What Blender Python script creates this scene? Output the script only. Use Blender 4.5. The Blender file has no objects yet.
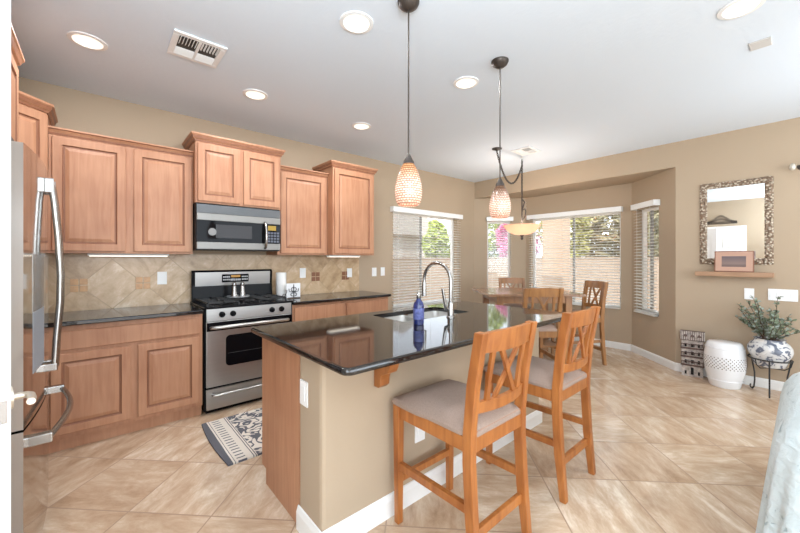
import bpy, bmesh, math, random
from mathutils import Matrix, Vector, noise
random.seed(7)
C = bpy.context.scene.collection
SC = bpy.context.scene
PI = math.pi
# ------------------------------------------------------------------ camera, sky, sun, fills, exposure
H = 1.341; YAW = math.radians(49)
cam = bpy.data.cameras.new('camera'); cam.sensor_width = 36; cam.lens = 350/800*36
cam.shift_y = -(266.5-258.7)/800
cam.clip_start = .02
co = bpy.data.objects.new('camera', cam); C.objects.link(co)
co.location = (0, 0, H); co.rotation_euler = (PI/2, 0, YAW-PI/2); SC.camera = co
SC.view_settings.view_transform = 'Standard'; SC.view_settings.look = 'None'
SC.view_settings.gamma = 1; SC.view_settings.exposure = 0.12; SC.view_settings.use_curve_mapping = False
w = bpy.data.worlds.new('sky'); SC.world = w; w.use_nodes = True
nt = w.node_tree; nt.nodes.clear()
bg = nt.nodes.new('ShaderNodeBackground'); out = nt.nodes.new('ShaderNodeOutputWorld')
bg.inputs[0].default_value = (.82, .9, 1, 1); bg.inputs[1].default_value = 2.8
nt.links.new(bg.outputs[0], out.inputs[0])
sl = bpy.data.lights.new('sun', 'SUN'); sl.energy = 3.2; sl.angle = .01; sl.color = (1, .95, .86)
so = bpy.data.objects.new('sun', sl); C.objects.link(so)
so.rotation_euler = Vector((.62, .34, -.7)).to_track_quat('-Z', 'Y').to_euler(); so.location = (0, 0, 8)

def area(loc, direction, sx, sy, energy, col=(1, 1, 1), name='window_light', spread=None):
    l = bpy.data.lights.new(name, 'AREA'); l.shape = 'RECTANGLE'; l.size = sx; l.size_y = sy
    l.energy = energy; l.color = col
    if spread: l.spread = spread
    o = bpy.data.objects.new(name, l); C.objects.link(o); o.location = loc
    o.rotation_euler = Vector(direction).to_track_quat('-Z', 'Z').to_euler(); return o
# added fill lights behind the camera, standing in for unseen living-room windows
area((1.6, -4.2, 1.35), (0, 1, -.10), 6.0, 2.3, 120, (.80, .91, 1))
area((-2.4, -1.6, 1.35), (1, .35, .35), 2.4, 2.0, 50, (.80, .91, 1))
# added uplights that brighten the ceiling, standing in for a bounced flash
area((-.1, -.6, 1.8), (.0, .42, 1), 1.6, 1.2, 100, (.76, .89, 1), 'ceiling_fill')
area((3.9, -1.1, 1.75), (.25, .5, 1), 1.6, 1.6, 20, (.76, .89, 1), 'ceiling_fill')
LAMP_W = 9

# ------------------------------------------------------------------ materials
def srgb(r, g, b):
    f = lambda c: (c/255/12.92) if c/255 <= .04045 else ((c/255+.055)/1.055)**2.4
    return (f(r), f(g), f(b), 1)
def M_(name):
    m = bpy.data.materials.new(name); m.use_nodes = True
    return m, m.node_tree, m.node_tree.nodes['Principled BSDF']
def mat(name, col, rough=.5, metal=0, emit=0, ecol=None, noise_amt=0, nscale=8, stretch=(1, 1, 1), bump=0, bscale=60, coat=0, trans=0, spec=None):
    m, t, p = M_(name)
    p.inputs['Base Color'].default_value = col; p.inputs['Roughness'].default_value = rough
    p.inputs['Metallic'].default_value = metal; p.inputs['Coat Weight'].default_value = coat
    p.inputs['Transmission Weight'].default_value = trans
    if spec is not None: p.inputs['Specular IOR Level'].default_value = spec
    if emit:
        p.inputs['Emission Color'].default_value = ecol or col; p.inputs['Emission Strength'].default_value = emit
    tc = t.nodes.new('ShaderNodeTexCoord'); mp = t.nodes.new('ShaderNodeMapping')
    mp.inputs['Scale'].default_value = stretch; t.links.new(tc.outputs['Object'], mp.inputs[0])
    if noise_amt:
        n = t.nodes.new('ShaderNodeTexNoise'); n.inputs['Scale'].default_value = nscale; n.inputs['Detail'].default_value = 5
        t.links.new(mp.outputs[0], n.inputs[0])
        r = t.nodes.new('ShaderNodeValToRGB'); r.color_ramp.elements[0].position = .3; r.color_ramp.elements[1].position = .7
        a = 1-noise_amt; b = 1+noise_amt*.6
        r.color_ramp.elements[0].color = (col[0]*a, col[1]*a, col[2]*a, 1); r.color_ramp.elements[1].color = (min(1, col[0]*b), min(1, col[1]*b), min(1, col[2]*b), 1)
        t.links.new(n.outputs[0], r.inputs[0]); t.links.new(r.outputs[0], p.inputs['Base Color'])
    if bump:
        n2 = t.nodes.new('ShaderNodeTexNoise'); n2.inputs['Scale'].default_value = bscale; n2.inputs['Detail'].default_value = 3
        t.links.new(mp.outputs[0], n2.inputs[0]); bp = t.nodes.new('ShaderNodeBump'); bp.inputs['Strength'].default_value = bump; bp.inputs['Distance'].default_value = .01
        t.links.new(n2.outputs[0], bp.inputs['Height']); t.links.new(bp.outputs[0], p.inputs['Normal'])
    return m
def wood(name, c1, c2, rough=.35, scale=(14, 14, 1.2), bump=.02):
    m, t, p = M_(name)
    tc = t.nodes.new('ShaderNodeTexCoord'); mp = t.nodes.new('ShaderNodeMapping'); mp.inputs['Scale'].default_value = scale
    t.links.new(tc.outputs['Object'], mp.inputs[0])
    n = t.nodes.new('ShaderNodeTexNoise'); n.inputs['Scale'].default_value = 2.5; n.inputs['Detail'].default_value = 8; n.inputs['Distortion'].default_value = .6
    t.links.new(mp.outputs[0], n.inputs[0])
    n3 = t.nodes.new('ShaderNodeTexNoise'); n3.inputs['Scale'].default_value = 3.0; t.links.new(tc.outputs['Object'], n3.inputs[0])
    mx = t.nodes.new('ShaderNodeMath'); mx.operation = 'MULTIPLY_ADD'; mx.inputs[1].default_value = .5; t.links.new(n3.outputs[0], mx.inputs[0])
    m2 = t.nodes.new('ShaderNodeMath'); m2.operation = 'MULTIPLY'; m2.inputs[1].default_value = .5; t.links.new(n.outputs[0], m2.inputs[0]); t.links.new(m2.outputs[0], mx.inputs[2])
    r = t.nodes.new('ShaderNodeValToRGB'); r.color_ramp.elements[0].position = .36; r.color_ramp.elements[1].position = .64
    r.color_ramp.elements[0].color = c1; r.color_ramp.elements[1].color = c2
    t.links.new(mx.outputs[0], r.inputs[0]); t.links.new(r.outputs[0], p.inputs['Base Color'])
    p.inputs['Roughness'].default_value = rough
    bp = t.nodes.new('ShaderNodeBump'); bp.inputs['Strength'].default_value = bump; t.links.new(n.outputs[0], bp.inputs['Height']); t.links.new(bp.outputs[0], p.inputs['Normal'])
    return m
def mth(t, op, a, b=None, c=None):
    n = t.nodes.new('ShaderNodeMath'); n.operation = op
    for i, v in enumerate((a, b, c)):
        if v is None: continue
        if isinstance(v, (int, float)): n.inputs[i].default_value = v
        else: t.links.new(v, n.inputs[i])
    return n.outputs[0]
def tile_mat(name, axes, rot, size, off, grout_w, stops, groutc, rough, stretch=(1.2, 7), bump=.25, turn=.3):
    """square tiles on a rotated grid; each tile has its own shift and sometimes its own turn of the veins"""
    m, t, p = M_(name)
    tc = t.nodes.new('ShaderNodeTexCoord'); sp = t.nodes.new('ShaderNodeSeparateXYZ'); t.links.new(tc.outputs['Object'], sp.inputs[0])
    A = sp.outputs[axes[0]]; Bx = sp.outputs[axes[1]]
    c, s = math.cos(rot), math.sin(rot)
    u = mth(t, 'DIVIDE', mth(t, 'SUBTRACT', mth(t, 'ADD', mth(t, 'MULTIPLY', A, c), mth(t, 'MULTIPLY', Bx, -s)), off[0]), size)
    v = mth(t, 'DIVIDE', mth(t, 'SUBTRACT', mth(t, 'ADD', mth(t, 'MULTIPLY', A, s), mth(t, 'MULTIPLY', Bx, c)), off[1]), size)
    fu = mth(t, 'FLOOR', u); fv = mth(t, 'FLOOR', v)
    cid = t.nodes.new('ShaderNodeCombineXYZ'); t.links.new(fu, cid.inputs[0]); t.links.new(fv, cid.inputs[1])
    wn = t.nodes.new('ShaderNodeTexWhiteNoise'); wn.noise_dimensions = '3D'; t.links.new(cid.outputs[0], wn.inputs[0])
    sc = t.nodes.new('ShaderNodeSeparateColor'); t.links.new(wn.outputs['Color'], sc.inputs[0])
    isturn = mth(t, 'LESS_THAN', sc.outputs[0], turn)
    def mixf(f, a, b): return mth(t, 'ADD', mth(t, 'MULTIPLY', a, mth(t, 'SUBTRACT', 1, f)), mth(t, 'MULTIPLY', b, f))
    uu = mixf(isturn, u, v); vv = mixf(isturn, v, u)
    cv = t.nodes.new('ShaderNodeCombineXYZ')
    t.links.new(mth(t, 'MULTIPLY', uu, stretch[1]), cv.inputs[0]); t.links.new(mth(t, 'MULTIPLY', vv, stretch[0]), cv.inputs[1])
    t.links.new(mth(t, 'MULTIPLY', sc.outputs[1], 37), cv.inputs[2])
    n = t.nodes.new('ShaderNodeTexNoise'); n.inputs['Scale'].default_value = 1; n.inputs['Detail'].default_value = 10; n.inputs['Roughness'].default_value = .70; n.inputs['Distortion'].default_value = .35
    t.links.new(cv.outputs[0], n.inputs[0])
    val = mth(t, 'ADD', n.outputs[0], mth(t, 'MULTIPLY', mth(t, 'SUBTRACT', sc.outputs[2], .5), .13))
    r = t.nodes.new('ShaderNodeValToRGB'); cr = r.color_ramp
    while len(cr.elements) < len(stops): cr.elements.new(.5)
    for e, (q, cc) in zip(cr.elements, stops): e.position = q; e.color = cc
    t.links.new(val, r.inputs[0])
    def edge(x):
        f = mth(t, 'FRACT', x); return mth(t, 'MINIMUM', f, mth(t, 'SUBTRACT', 1, f))
    g = mth(t, 'LESS_THAN', mth(t, 'MINIMUM', edge(u), edge(v)), grout_w/size/2)
    mx = t.nodes.new('ShaderNodeMix'); mx.data_type = 'RGBA'; t.links.new(g, mx.inputs[0]); t.links.new(r.outputs[0], mx.inputs[6]); mx.inputs[7].default_value = groutc
    t.links.new(mx.outputs[2], p.inputs['Base Color'])
    rr = mth(t, 'ADD', rough, mth(t, 'MULTIPLY', g, .4)); t.links.new(rr, p.inputs['Roughness'])
    bp = t.nodes.new('ShaderNodeBump'); bp.inputs['Strength'].default_value = bump; bp.inputs['Distance'].default_value = .004
    t.links.new(mth(t, 'SUBTRACT', mth(t, 'MULTIPLY', n.outputs[0], .5), g), bp.inputs['Height']); t.links.new(bp.outputs[0], p.inputs['Normal'])
    return m

WALL = mat('wall_paint', srgb(177, 157, 133), .85, bump=.06, bscale=40)
CEIL = mat('ceiling_paint', srgb(222, 231, 240), .9, bump=.12, bscale=30)
TRIM = mat('white_trim', srgb(236, 234, 230), .4)
FLOOR = tile_mat('travertine_floor', (0, 1), PI/4, .457, (-1.565, 1.75), .007,
    [(.22, srgb(156, 124, 96)), (.40, srgb(189, 160, 132)), (.52, srgb(203, 177, 150)), (.60, srgb(214, 192, 167)), (.72, srgb(236, 222, 202))], srgb(158, 130, 106), .2, stretch=(1.4, 4.2))
SPLASH = tile_mat('stone_backsplash', (0, 2), PI/4, .304, ((.11-1.12)/2**.5-.152, (.11+1.12)/2**.5-.152), .006,
    [(.3, srgb(164, 134, 100)), (.45, srgb(190, 160, 124)), (.58, srgb(204, 176, 142)), (.75, srgb(230, 212, 186))], srgb(178, 152, 122), .3, stretch=(1.6, 2.8), turn=.45)
CAB = wood('maple_cabinet', srgb(166, 115, 84), srgb(188, 139, 106), .5)
CABD = wood('maple_dark_edge', srgb(120, 76, 52), srgb(140, 92, 66), .4)
CABG = wood('maple_glaze', srgb(128, 82, 58), srgb(146, 98, 70), .5)
OAK = wood('honey_oak', srgb(140, 78, 34), srgb(186, 118, 60), .38, (10, 10, 1.5))
DIMWOOD = wood('dimmed_dining_wood', srgb(126, 84, 46), srgb(168, 118, 70), .35, (10, 10, 1.5))  # stool-like wood made browner, the dining corner's dimmer light put into its colour
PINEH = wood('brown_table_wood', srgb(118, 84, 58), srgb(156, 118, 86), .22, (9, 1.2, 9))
CORB = wood('corbel_wood', srgb(140, 82, 40), srgb(170, 108, 58), .4)
SHELFW = wood('pale_shelf_wood', srgb(148, 112, 84), srgb(182, 144, 112), .5, (10, 1.5, 10))
STEEL = mat('brushed_steel', srgb(182, 180, 176), .33, 1, noise_amt=.06, nscale=5, stretch=(1, 1, 60))
STEELV = mat('fridge_steel', srgb(190, 185, 180), .09, 1)
STEELS = mat('fridge_side_steel', srgb(190, 190, 192), .45, .6)
CHROME = mat('brushed_nickel', srgb(176, 174, 171), .24, 1)
BLACK = mat('black_enamel', (.008, .008, .009, 1), .25, spec=.12)
BLACKG = mat('black_glass', (.004, .004, .005, 1), .06, spec=.12)
STEELM = mat('satin_steel', srgb(140, 138, 134), .5, 1)
STEELK = mat('sink_steel', srgb(215, 214, 210), .45, .85)
IRON = mat('cast_iron', (.02, .02, .02, 1), .5)
BRONZE = mat('dark_bronze', srgb(72, 64, 58), .45, .5)
WHITE = mat('white_plastic', srgb(240, 240, 238), .4)
PAPER = mat('white_paper', srgb(240, 238, 234), .9, bump=.1)
CERAM = mat('white_ceramic', srgb(232, 232, 232), .12, coat=.5)
FAB = mat('taupe_upholstery', srgb(158, 136, 122), .95, noise_amt=.12, nscale=160, bump=.3, bscale=260)
QUILT = mat('pale_quilt', srgb(222, 236, 238), .95, noise_amt=.04, nscale=6, bump=.25, bscale=12)
def granite():
    m, t, p = M_('black_granite'); p.inputs['Roughness'].default_value = .05
    tc = t.nodes.new('ShaderNodeTexCoord'); v = t.nodes.new('ShaderNodeTexVoronoi'); v.inputs['Scale'].default_value = 160
    t.links.new(tc.outputs['Object'], v.inputs[0]); r = t.nodes.new('ShaderNodeValToRGB')
    r.color_ramp.elements[0].color = srgb(120, 108, 100); r.color_ramp.elements[1].color = (.008, .007, .007, 1)
    r.color_ramp.elements[0].position = .1; r.color_ramp.elements[1].position = .22
    t.links.new(v.outputs['Distance'], r.inputs[0]); t.links.new(r.outputs[0], p.inputs['Base Color'])
    p.inputs['IOR'].default_value = 1.75
    return m
GRAN = granite()
def glass(name, tint=(1, 1, 1, 1), fac=.06):
    m = bpy.data.materials.new(name); m.use_nodes = True; t = m.node_tree; t.nodes.clear()
    o = t.nodes.new('ShaderNodeOutputMaterial'); mx = t.nodes.new('ShaderNodeMixShader'); a = t.nodes.new('ShaderNodeBsdfTransparent'); b = t.nodes.new('ShaderNodeBsdfGlossy')
    a.inputs[0].default_value = tint; b.inputs['Roughness'].default_value = .02; mx.inputs[0].default_value = fac
    t.links.new(a.outputs[0], mx.inputs[1]); t.links.new(b.outputs[0], mx.inputs[2]); t.links.new(mx.outputs[0], o.inputs[0]); return m
GLASS = glass('window_glass')
SCREEN = glass('insect_screen', (.8, .8, .8, 1), .0)
LAMPE = mat('lamp_diffuser', (1, .93, .82, 1), .5, emit=1.0, ecol=(1, .9, .74, 1))
UNDERE = mat('under_cabinet_tube', (1, .95, .85, 1), .5, emit=1.5, ecol=(1, .9, .76, 1))
BLIND = mat('blind_slat', srgb(238, 237, 234), .5)
def translucent(m, f, c=(.92, .91, .88, 1)):
    t = m.node_tree; p = t.nodes['Principled BSDF']; o = [n for n in t.nodes if n.type == 'OUTPUT_MATERIAL'][0]
    tr = t.nodes.new('ShaderNodeBsdfTranslucent'); tr.inputs[0].default_value = c; mx = t.nodes.new('ShaderNodeMixShader'); mx.inputs[0].default_value = f
    t.links.new(p.outputs[0], mx.inputs[1]); t.links.new(tr.outputs[0], mx.inputs[2]); t.links.new(mx.outputs[0], o.inputs[0])
translucent(BLIND, .65)
def shade_mat(name, top, mid, low, z0, z1, strength):
    m, t, p = M_(name)
    tc = t.nodes.new('ShaderNodeTexCoord'); sp = t.nodes.new('ShaderNodeSeparateXYZ'); t.links.new(tc.outputs['Object'], sp.inputs[0])
    mr = t.nodes.new('ShaderNodeMapRange'); t.links.new(sp.outputs[2], mr.inputs[0]); mr.inputs[1].default_value = z0; mr.inputs[2].default_value = z1
    r = t.nodes.new('ShaderNodeValToRGB'); cr = r.color_ramp; cr.elements.new(.5)
    for e, q, c in zip(cr.elements, (0, .45, .85), (low, mid, top)): e.position = q; e.color = c
    t.links.new(mr.outputs[0], r.inputs[0])
    ang = mth(t, 'ARCTAN2', sp.outputs[1], sp.outputs[0])
    cv = t.nodes.new('ShaderNodeCombineXYZ'); t.links.new(mth(t, 'MULTIPLY', ang, .08), cv.inputs[0]); t.links.new(sp.outputs[2], cv.inputs[1])
    b = t.nodes.new('ShaderNodeTexBrick'); b.inputs['Scale'].default_value = 1; b.inputs['Brick Width'].default_value = .021; b.inputs['Row Height'].default_value = .0125
    b.inputs['Mortar Size'].default_value = .0024; b.inputs['Color1'].default_value = (1, 1, 1, 1); b.inputs['Color2'].default_value = (.75, .7, .66, 1); b.inputs['Mortar'].default_value = (.33, .22, .16, 1)
    t.links.new(cv.outputs[0], b.inputs[0])
    mx = t.nodes.new('ShaderNodeMix'); mx.data_type = 'RGBA'; mx.blend_type = 'MULTIPLY'; mx.inputs[0].default_value = 1
    t.links.new(r.outputs[0], mx.inputs[6]); t.links.new(b.outputs[0], mx.inputs[7])
    t.links.new(mx.outputs[2], p.inputs['Base Color']); t.links.new(mx.outputs[2], p.inputs['Emission Color']); p.inputs['Emission Strength'].default_value = strength
    p.inputs['Roughness'].default_value = .15; return m

# ------------------------------------------------------------------ mesh helpers
class B:
    def __init__(s, M=None): s.bm = bmesh.new(); s.M = M or Matrix.Identity(4)
    def v(s, p): return s.bm.verts.new(s.M @ Vector(p))
    def face(s, vs):
        try: return s.bm.faces.new(vs)
        except ValueError: return None
    def box(s, x0, y0, z0, x1, y1, z1, bev=0, R=None):
        b = bmesh.new(); bmesh.ops.create_cube(b, size=1)
        for q in b.verts: q.co = Vector(((x0+x1)/2+q.co.x*abs(x1-x0), (y0+y1)/2+q.co.y*abs(y1-y0), (z0+z1)/2+q.co.z*abs(z1-z0)))
        if bev: bmesh.ops.bevel(b, geom=b.edges[:], offset=bev, segments=2, affect='EDGES', profile=.6)
        s.merge(b, R); return s
    def merge(s, b, R=None):
        T = s.M @ R if R is not None else s.M
        mp = {q: s.bm.verts.new(T @ q.co) for q in b.verts}
        for f in b.faces: s.face([mp[q] for q in f.verts])
        b.free()
    def cyl(s, p0, p1, r0, r1=None, n=16): return s.tube([p0, p1], [r0, r0 if r1 is None else r1], n)
    def tube(s, pts, r, n=10, closed=False):
        pts = [Vector(p) for p in pts]; N = len(pts)
        rs = r if isinstance(r, (list, tuple)) else [r]*N
        rings = []; up = None
        for i, p in enumerate(pts):
            a = pts[(i-1) % N] if (closed or i > 0) else p; b = pts[(i+1) % N] if (closed or i < N-1) else p
            d = (b-a).normalized()
            if up is None:
                up = Vector((0, 0, 1)) if abs(d.z) < .9 else Vector((1, 0, 0))
            x = d.cross(up).normalized(); y = x.cross(d).normalized(); up = y
            rings.append([s.v(p+x*math.cos(2*PI*k/n)*rs[i]+y*math.sin(2*PI*k/n)*rs[i]) for k in range(n)])
        R = range(N if closed else N-1)
        for i in R:
            A, Bq = rings[i], rings[(i+1) % N]
            for k in range(n): s.face([A[k], A[(k+1) % n], Bq[(k+1) % n], Bq[k]])
        if not closed:
            s.face(rings[0][::-1]); s.face(rings[-1])
        return s
    def lathe(s, prof, c=(0, 0, 0), n=32, cap=True, sx=1, sy=1):
        rings = []
        for r, z in prof: rings.append([s.v((c[0]+r*sx*math.cos(2*PI*k/n), c[1]+r*sy*math.sin(2*PI*k/n), c[2]+z)) for k in range(n)])
        for A, Bq in zip(rings, rings[1:]):
            for k in range(n): s.face([A[k], A[(k+1) % n], Bq[(k+1) % n], Bq[k]])
        if cap: s.face(rings[0][::-1]); s.face(rings[-1])
        return s
    def prism(s, poly, ax, a0, a1):
        """poly of 2D points in the plane normal to ax ('x': (y,z), 'y': (x,z), 'z': (x,y)) extruded a0..a1"""
        def P(q, a): return {'x': (a, q[0], q[1]), 'y': (q[0], a, q[1]), 'z': (q[0], q[1], a)}[ax]
        A = [s.v(P(q, a0)) for q in poly]; Bq = [s.v(P(q, a1)) for q in poly]; n = len(poly)
        s.face(A[::-1]); s.face(Bq)
        for k in range(n): s.face([A[k], A[(k+1) % n], Bq[(k+1) % n], Bq[k]])
        return s
    def sweep(s, path, prof, z, side=1):
        """moulding: path of (x,y), profile of (out,z) polygon, mitred"""
        pts = [Vector((p[0], p[1], 0)) for p in path]; N = len(pts); rings = []
        for i, p in enumerate(pts):
            ns = []
            if i > 0: d = (p-pts[i-1]).normalized(); ns.append(Vector((d.y, -d.x, 0))*side)
            if i < N-1: d = (pts[i+1]-p).normalized(); ns.append(Vector((d.y, -d.x, 0))*side)
            nn = sum(ns, Vector()); nn.normalize(); k = 1/max(.3, nn.dot(ns[0]))
            rings.append([s.v(p+nn*k*o+Vector((0, 0, z+h))) for o, h in prof])
        m = len(prof)
        for A, Bq in zip(rings, rings[1:]):
            for k in range(m):
                f = s.face([A[k], A[(k+1) % m], Bq[(k+1) % m], Bq[k]])
                if f and k in (1, 3): f.material_index = 1
        s.face(rings[0][::-1]); s.face(rings[-1]); return s
    def panel(s, F, a0, a1, z0, z1, th=.02, fr=.055, raised=True):
        """raised-panel door; F(a,depth_out,z)->xyz; front at depth 0, back at -th"""
        if raised: rings = [(0, -th), (0, -.003), (.003, 0), (fr, 0), (fr+.006, -.009), (fr+.016, -.009), (fr+.04, -.002)]
        else: rings = [(0, -th), (0, -.004), (.005, 0), (.014, 0)]
        R = []
        for i, d in rings: R.append([s.v(F(*q)) for q in ((a0+i, d, z0+i), (a1-i, d, z0+i), (a1-i, d, z1-i), (a0+i, d, z1-i))])
        for i, (A, Bq) in enumerate(zip(R, R[1:])):
            for k in range(4):
                f = s.face([A[k], A[(k+1) % 4], Bq[(k+1) % 4], Bq[k]])
                if f and raised and i in (3, 4): f.material_index = 1     # glaze wiped into the groove
        s.face(R[0][::-1]); s.face(R[-1]); return s
def wloc(o):
    v = Vector((0, 0, 0))
    while o: v += o.location; o = o.parent
    return v
def obj(name, b, m, parent=None, smooth=0, bev=0, label=None, kind=None, loc=None):
    bm = b.bm if isinstance(b, B) else b
    L = wloc(parent) if parent else Vector(loc or (0, 0, 0))
    bmesh.ops.translate(bm, verts=bm.verts, vec=-L)
    bmesh.ops.recalc_face_normals(bm, faces=bm.faces)
    me = bpy.data.meshes.new(name); bm.to_mesh(me); bm.free()
    for mm in (m if isinstance(m, list) else ([m, CABG] if m is CAB else [m])): me.materials.append(mm)
    o = bpy.data.objects.new(name, me); C.objects.link(o)
    if parent: o.parent = parent
    else: o.location = L
    if smooth:
        for p in me.polygons: p.use_smooth = True
        try: me.set_sharp_from_angle(angle=math.radians(smooth))
        except Exception: pass
    if bev:
        md = o.modifiers.new('bevel', 'BEVEL'); md.width = bev; md.segments = 2; md.limit_method = 'ANGLE'; md.angle_limit = math.radians(40)
    if label: o['label'] = label
    if kind: o['kind'] = kind
    return o
def thing(name, label, cat, loc=(0, 0, 0), rotz=0, group=None):
    o = bpy.data.objects.new(name, None); C.objects.link(o); o.location = loc; o.rotation_euler = (0, 0, rotz); o.empty_display_size = .05
    o['label'] = label; o['category'] = cat
    if group: o['group'] = group
    return o
def tag(o, label, cat, group=None):
    o['label'] = label; o['category'] = cat
    if group: o['group'] = group
    return o
def struct(name, b, m, **k): return obj(name, b, m, kind='structure', **k)
def dup(root, loc, rotz, label, group=None):
    def cp(o, par):
        c = o.copy(); C.objects.link(c)
        if par: c.parent = par
        for ch in list(o.children): cp(ch, c)
        return c
    r = cp(root, None); r.location = loc; r.rotation_euler = (0, 0, rotz); r['label'] = label
    if group: r['group'] = group
    return r
def frame(ox, oy, ang): return Matrix.Translation((ox, oy, 0)) @ Matrix.Rotation(ang, 4, 'Z')
def sbox(x0, y0, z0, x1, y1, z1, bev=0): return B().box(x0, y0, z0, x1, y1, z1, bev)

# ------------------------------------------------------------------ room shell
WA = 3.95; XM = 5.25; CH = 2.74; HD = 2.44; T = .15
struct('floor', sbox(-4, -6, -.1, 6.1, 4.1, 0), FLOOR)
struct('ceiling', sbox(-4, -6, CH, 6.4, 4.45, CH+.12), CEIL)
def holed(M, L, H0, H1, holes, t=T, s0=0):
    b = B(M); s = s0
    for (a0, a1, z0, z1) in holes:
        b.box(s, 0, H0, a0, t, H1); b.box(a0, 0, H0, a1, t, z0); b.box(a0, 0, z1, a1, t, H1); s = a1
    b.box(s, 0, H0, L, t, H1); return b
W1 = (3.30, 4.74, .60, 2.05)
struct('wall_back', holed(Matrix.Translation((0, WA, 0)), XM, 0, CH, [W1], s0=-1.1), WALL)
MR = frame(XM, 1.0, -PI/2)
struct('wall_right', holed(MR, 7.0, 0, CH, []), WALL)
struct('wall_bay_header', sbox(XM, 1.0, HD, XM+T, 4.1, CH), WALL)
struct('ceiling_bay', sbox(XM+T, .8, HD, 6.15, 4.1, HD+.1), WALL)
FL = frame(5.22, 3.95, -PI/4); FC = frame(5.88, 3.29, -PI/2); FR = frame(5.88, 1.63, -3*PI/4)
D1 = .63*2**.5
WL = (.242, .672, .60, 2.03); WC = (.10, 1.52, .60, 2.05); WR = (.12, .59, .60, 2.03)
struct('wall_bay_left', holed(FL, D1+.042, 0, HD, [WL]), WALL)
struct('wall_bay_center', holed(FC, 1.66, 0, HD, [WC]), WALL)
struct('wall_bay_right', holed(FR, D1, 0, HD, [WR]), WALL)
struct('wall_left', sbox(-1.12, .68, 0, -1.0, WA+.1, CH), WALL)
struct('wall_hall', sbox(-3.5, .56, 0, -1.0, .68, CH), WALL)
struct('wall_pantry', sbox(-1.0, 1.90, 0, -.36, 1.96, CH), WALL)
bprof = [(0, 0), (.014, 0), (.014, .07), (.010, .085), (.006, .092), (0, .095)]
struct('baseboard_right', B().sweep([(5.88, 3.29), (5.88, 1.63), (5.25, 1.0), (5.25, -5)], bprof, 0), TRIM)
struct('baseboard_bay', B().sweep([(2.74, 3.95), (5.22, 3.95), (5.88, 3.29)], bprof, 0), TRIM)

def make_window(n, M, s0, s1, z0, z1, mulls, screens, valance, lab, slat_tilt):
    root = struct('window_%d' % n, B(M).box(s0, .07, z0, s0+.035, .12, z1).box(s1-.035, .07, z0, s1, .12, z1).box(s0+.035, .07, z0, s1-.035, .12, z0+.035).box(s0+.035, .07, z1-.035, s1-.035, .12, z1), TRIM)
    b = B(M)
    for q in mulls: b.box(q-.014, .075, z0+.035, q+.014, .105, z1-.035)
    if mulls: obj('window_mullion', b, mat('grey_sash', srgb(150, 148, 145), .5), root)
    obj('window_pane', B(M).box(s0+.03, .092, z0+.03, s1-.03, .098, z1-.03), GLASS, root)
    for a, c in screens: obj('window_screen', B(M).box(a, .116, z0+.03, c, .118, z1-.03), SCREEN, root)
    obj('window_sill', B(M).box(s0, .0, z0-.012, s1, .12, z0), TRIM, root)
    a0, a1, vz = valance
    c = M @ Vector(((a0+a1)/2, -.03, z0))
    t = thing('window_blind', lab, 'blind', c, 0, 'white window blinds')
    obj('valance', B(M).box(a0, -.085, vz-.075, a1, -.07, vz, .003).box(a0, -.07, vz-.075, a0+.012, -.002, vz).box(a1-.012, -.07, vz-.075, a1, -.002, vz), WHITE, t)
    sl = B(M); z = z0+.03; e0, e1 = a0+.03, a1-.03
    while z < vz-.07:
        R = Matrix.Translation(((e0+e1)/2, -.035, z)) @ Matrix.Rotation(slat_tilt, 4, 'X')
        sl.box(-(e1-e0)/2, -.024, -.0012, (e1-e0)/2, .024, .0012, R=R); z += .042
    obj('slat', sl, BLIND, t, kind=None)
    obj('bottom_rail', B(M).box(e0, -.058, z0-.005, e1, -.012, z0+.012), BLIND, t)
    k = B(M)
    for q in (e0+.08, (e0+e1)/2, e1-.08) if e1-e0 > .7 else (e0+.08, e1-.08): k.cyl((q, -.062, z0), (q, -.062, vz-.06), .0015, n=5)
    obj('cord', k, BLIND, t)
tilt = math.radians(12)
make_window(1, Matrix.Translation((0, WA, 0)), *W1, [3.95], [(3.33, 3.94)], (3.24, 4.81, 2.10), 'white blind on the kitchen wall window beside the cabinets, behind the faucet', tilt)
make_window(2, FL, *WL, [], [], (.222, .692, 2.095), 'narrow white blind on the left slanted bay window, behind the smaller-looking pendant', tilt)
make_window(3, FC, *WC, [.81], [], (.06, 1.55, 2.11), 'widest white blind, on the middle bay window behind the dining table', tilt)
make_window(4, FR, *WR, [.31], [], (.12, .62, 2.10), 'narrow white blind on the right slanted bay window, nearest the mirror', tilt)

# doors
t = bpy.data.objects.new('door_1', None); C.objects.link(t); t.location = (-.157, 1.276, 0); t['kind'] = 'structure'
ang = math.atan2(.972, -.235); MD = frame(-.157, 1.276, ang)   # slab runs away from the camera; local x along, local y to the left
obj('door_slab', B(MD).box(0, 0, .01, .60, .036, 2.03, .002), TRIM, t)
b = B(MD)
for z0, z1 in ((.2, .9), (1.05, 1.85)): b.panel(lambda a, d, z: (a, -d, z), .1, .5, z0, z1, .002, .02)
obj('door_panel', b, TRIM, t)
obj('latch_plate', B(MD).box(-.0015, .006, .94, .0, .030, .995), CHROME, t)
NICK = mat('satin_nickel_warm', srgb(214, 204, 188), .3, .7)
obj('door_handle', B(MD).cyl((.055, 0, .985), (.055, -.008, .985), .028, n=20).tube([(.055, -.006, .985), (.055, -.022, .985), (.052, -.034, .985), (.04, -.04, .985), (.0, -.036, .987), (-.03, -.03, .988)], .0085), NICK, t, 40)
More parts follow.
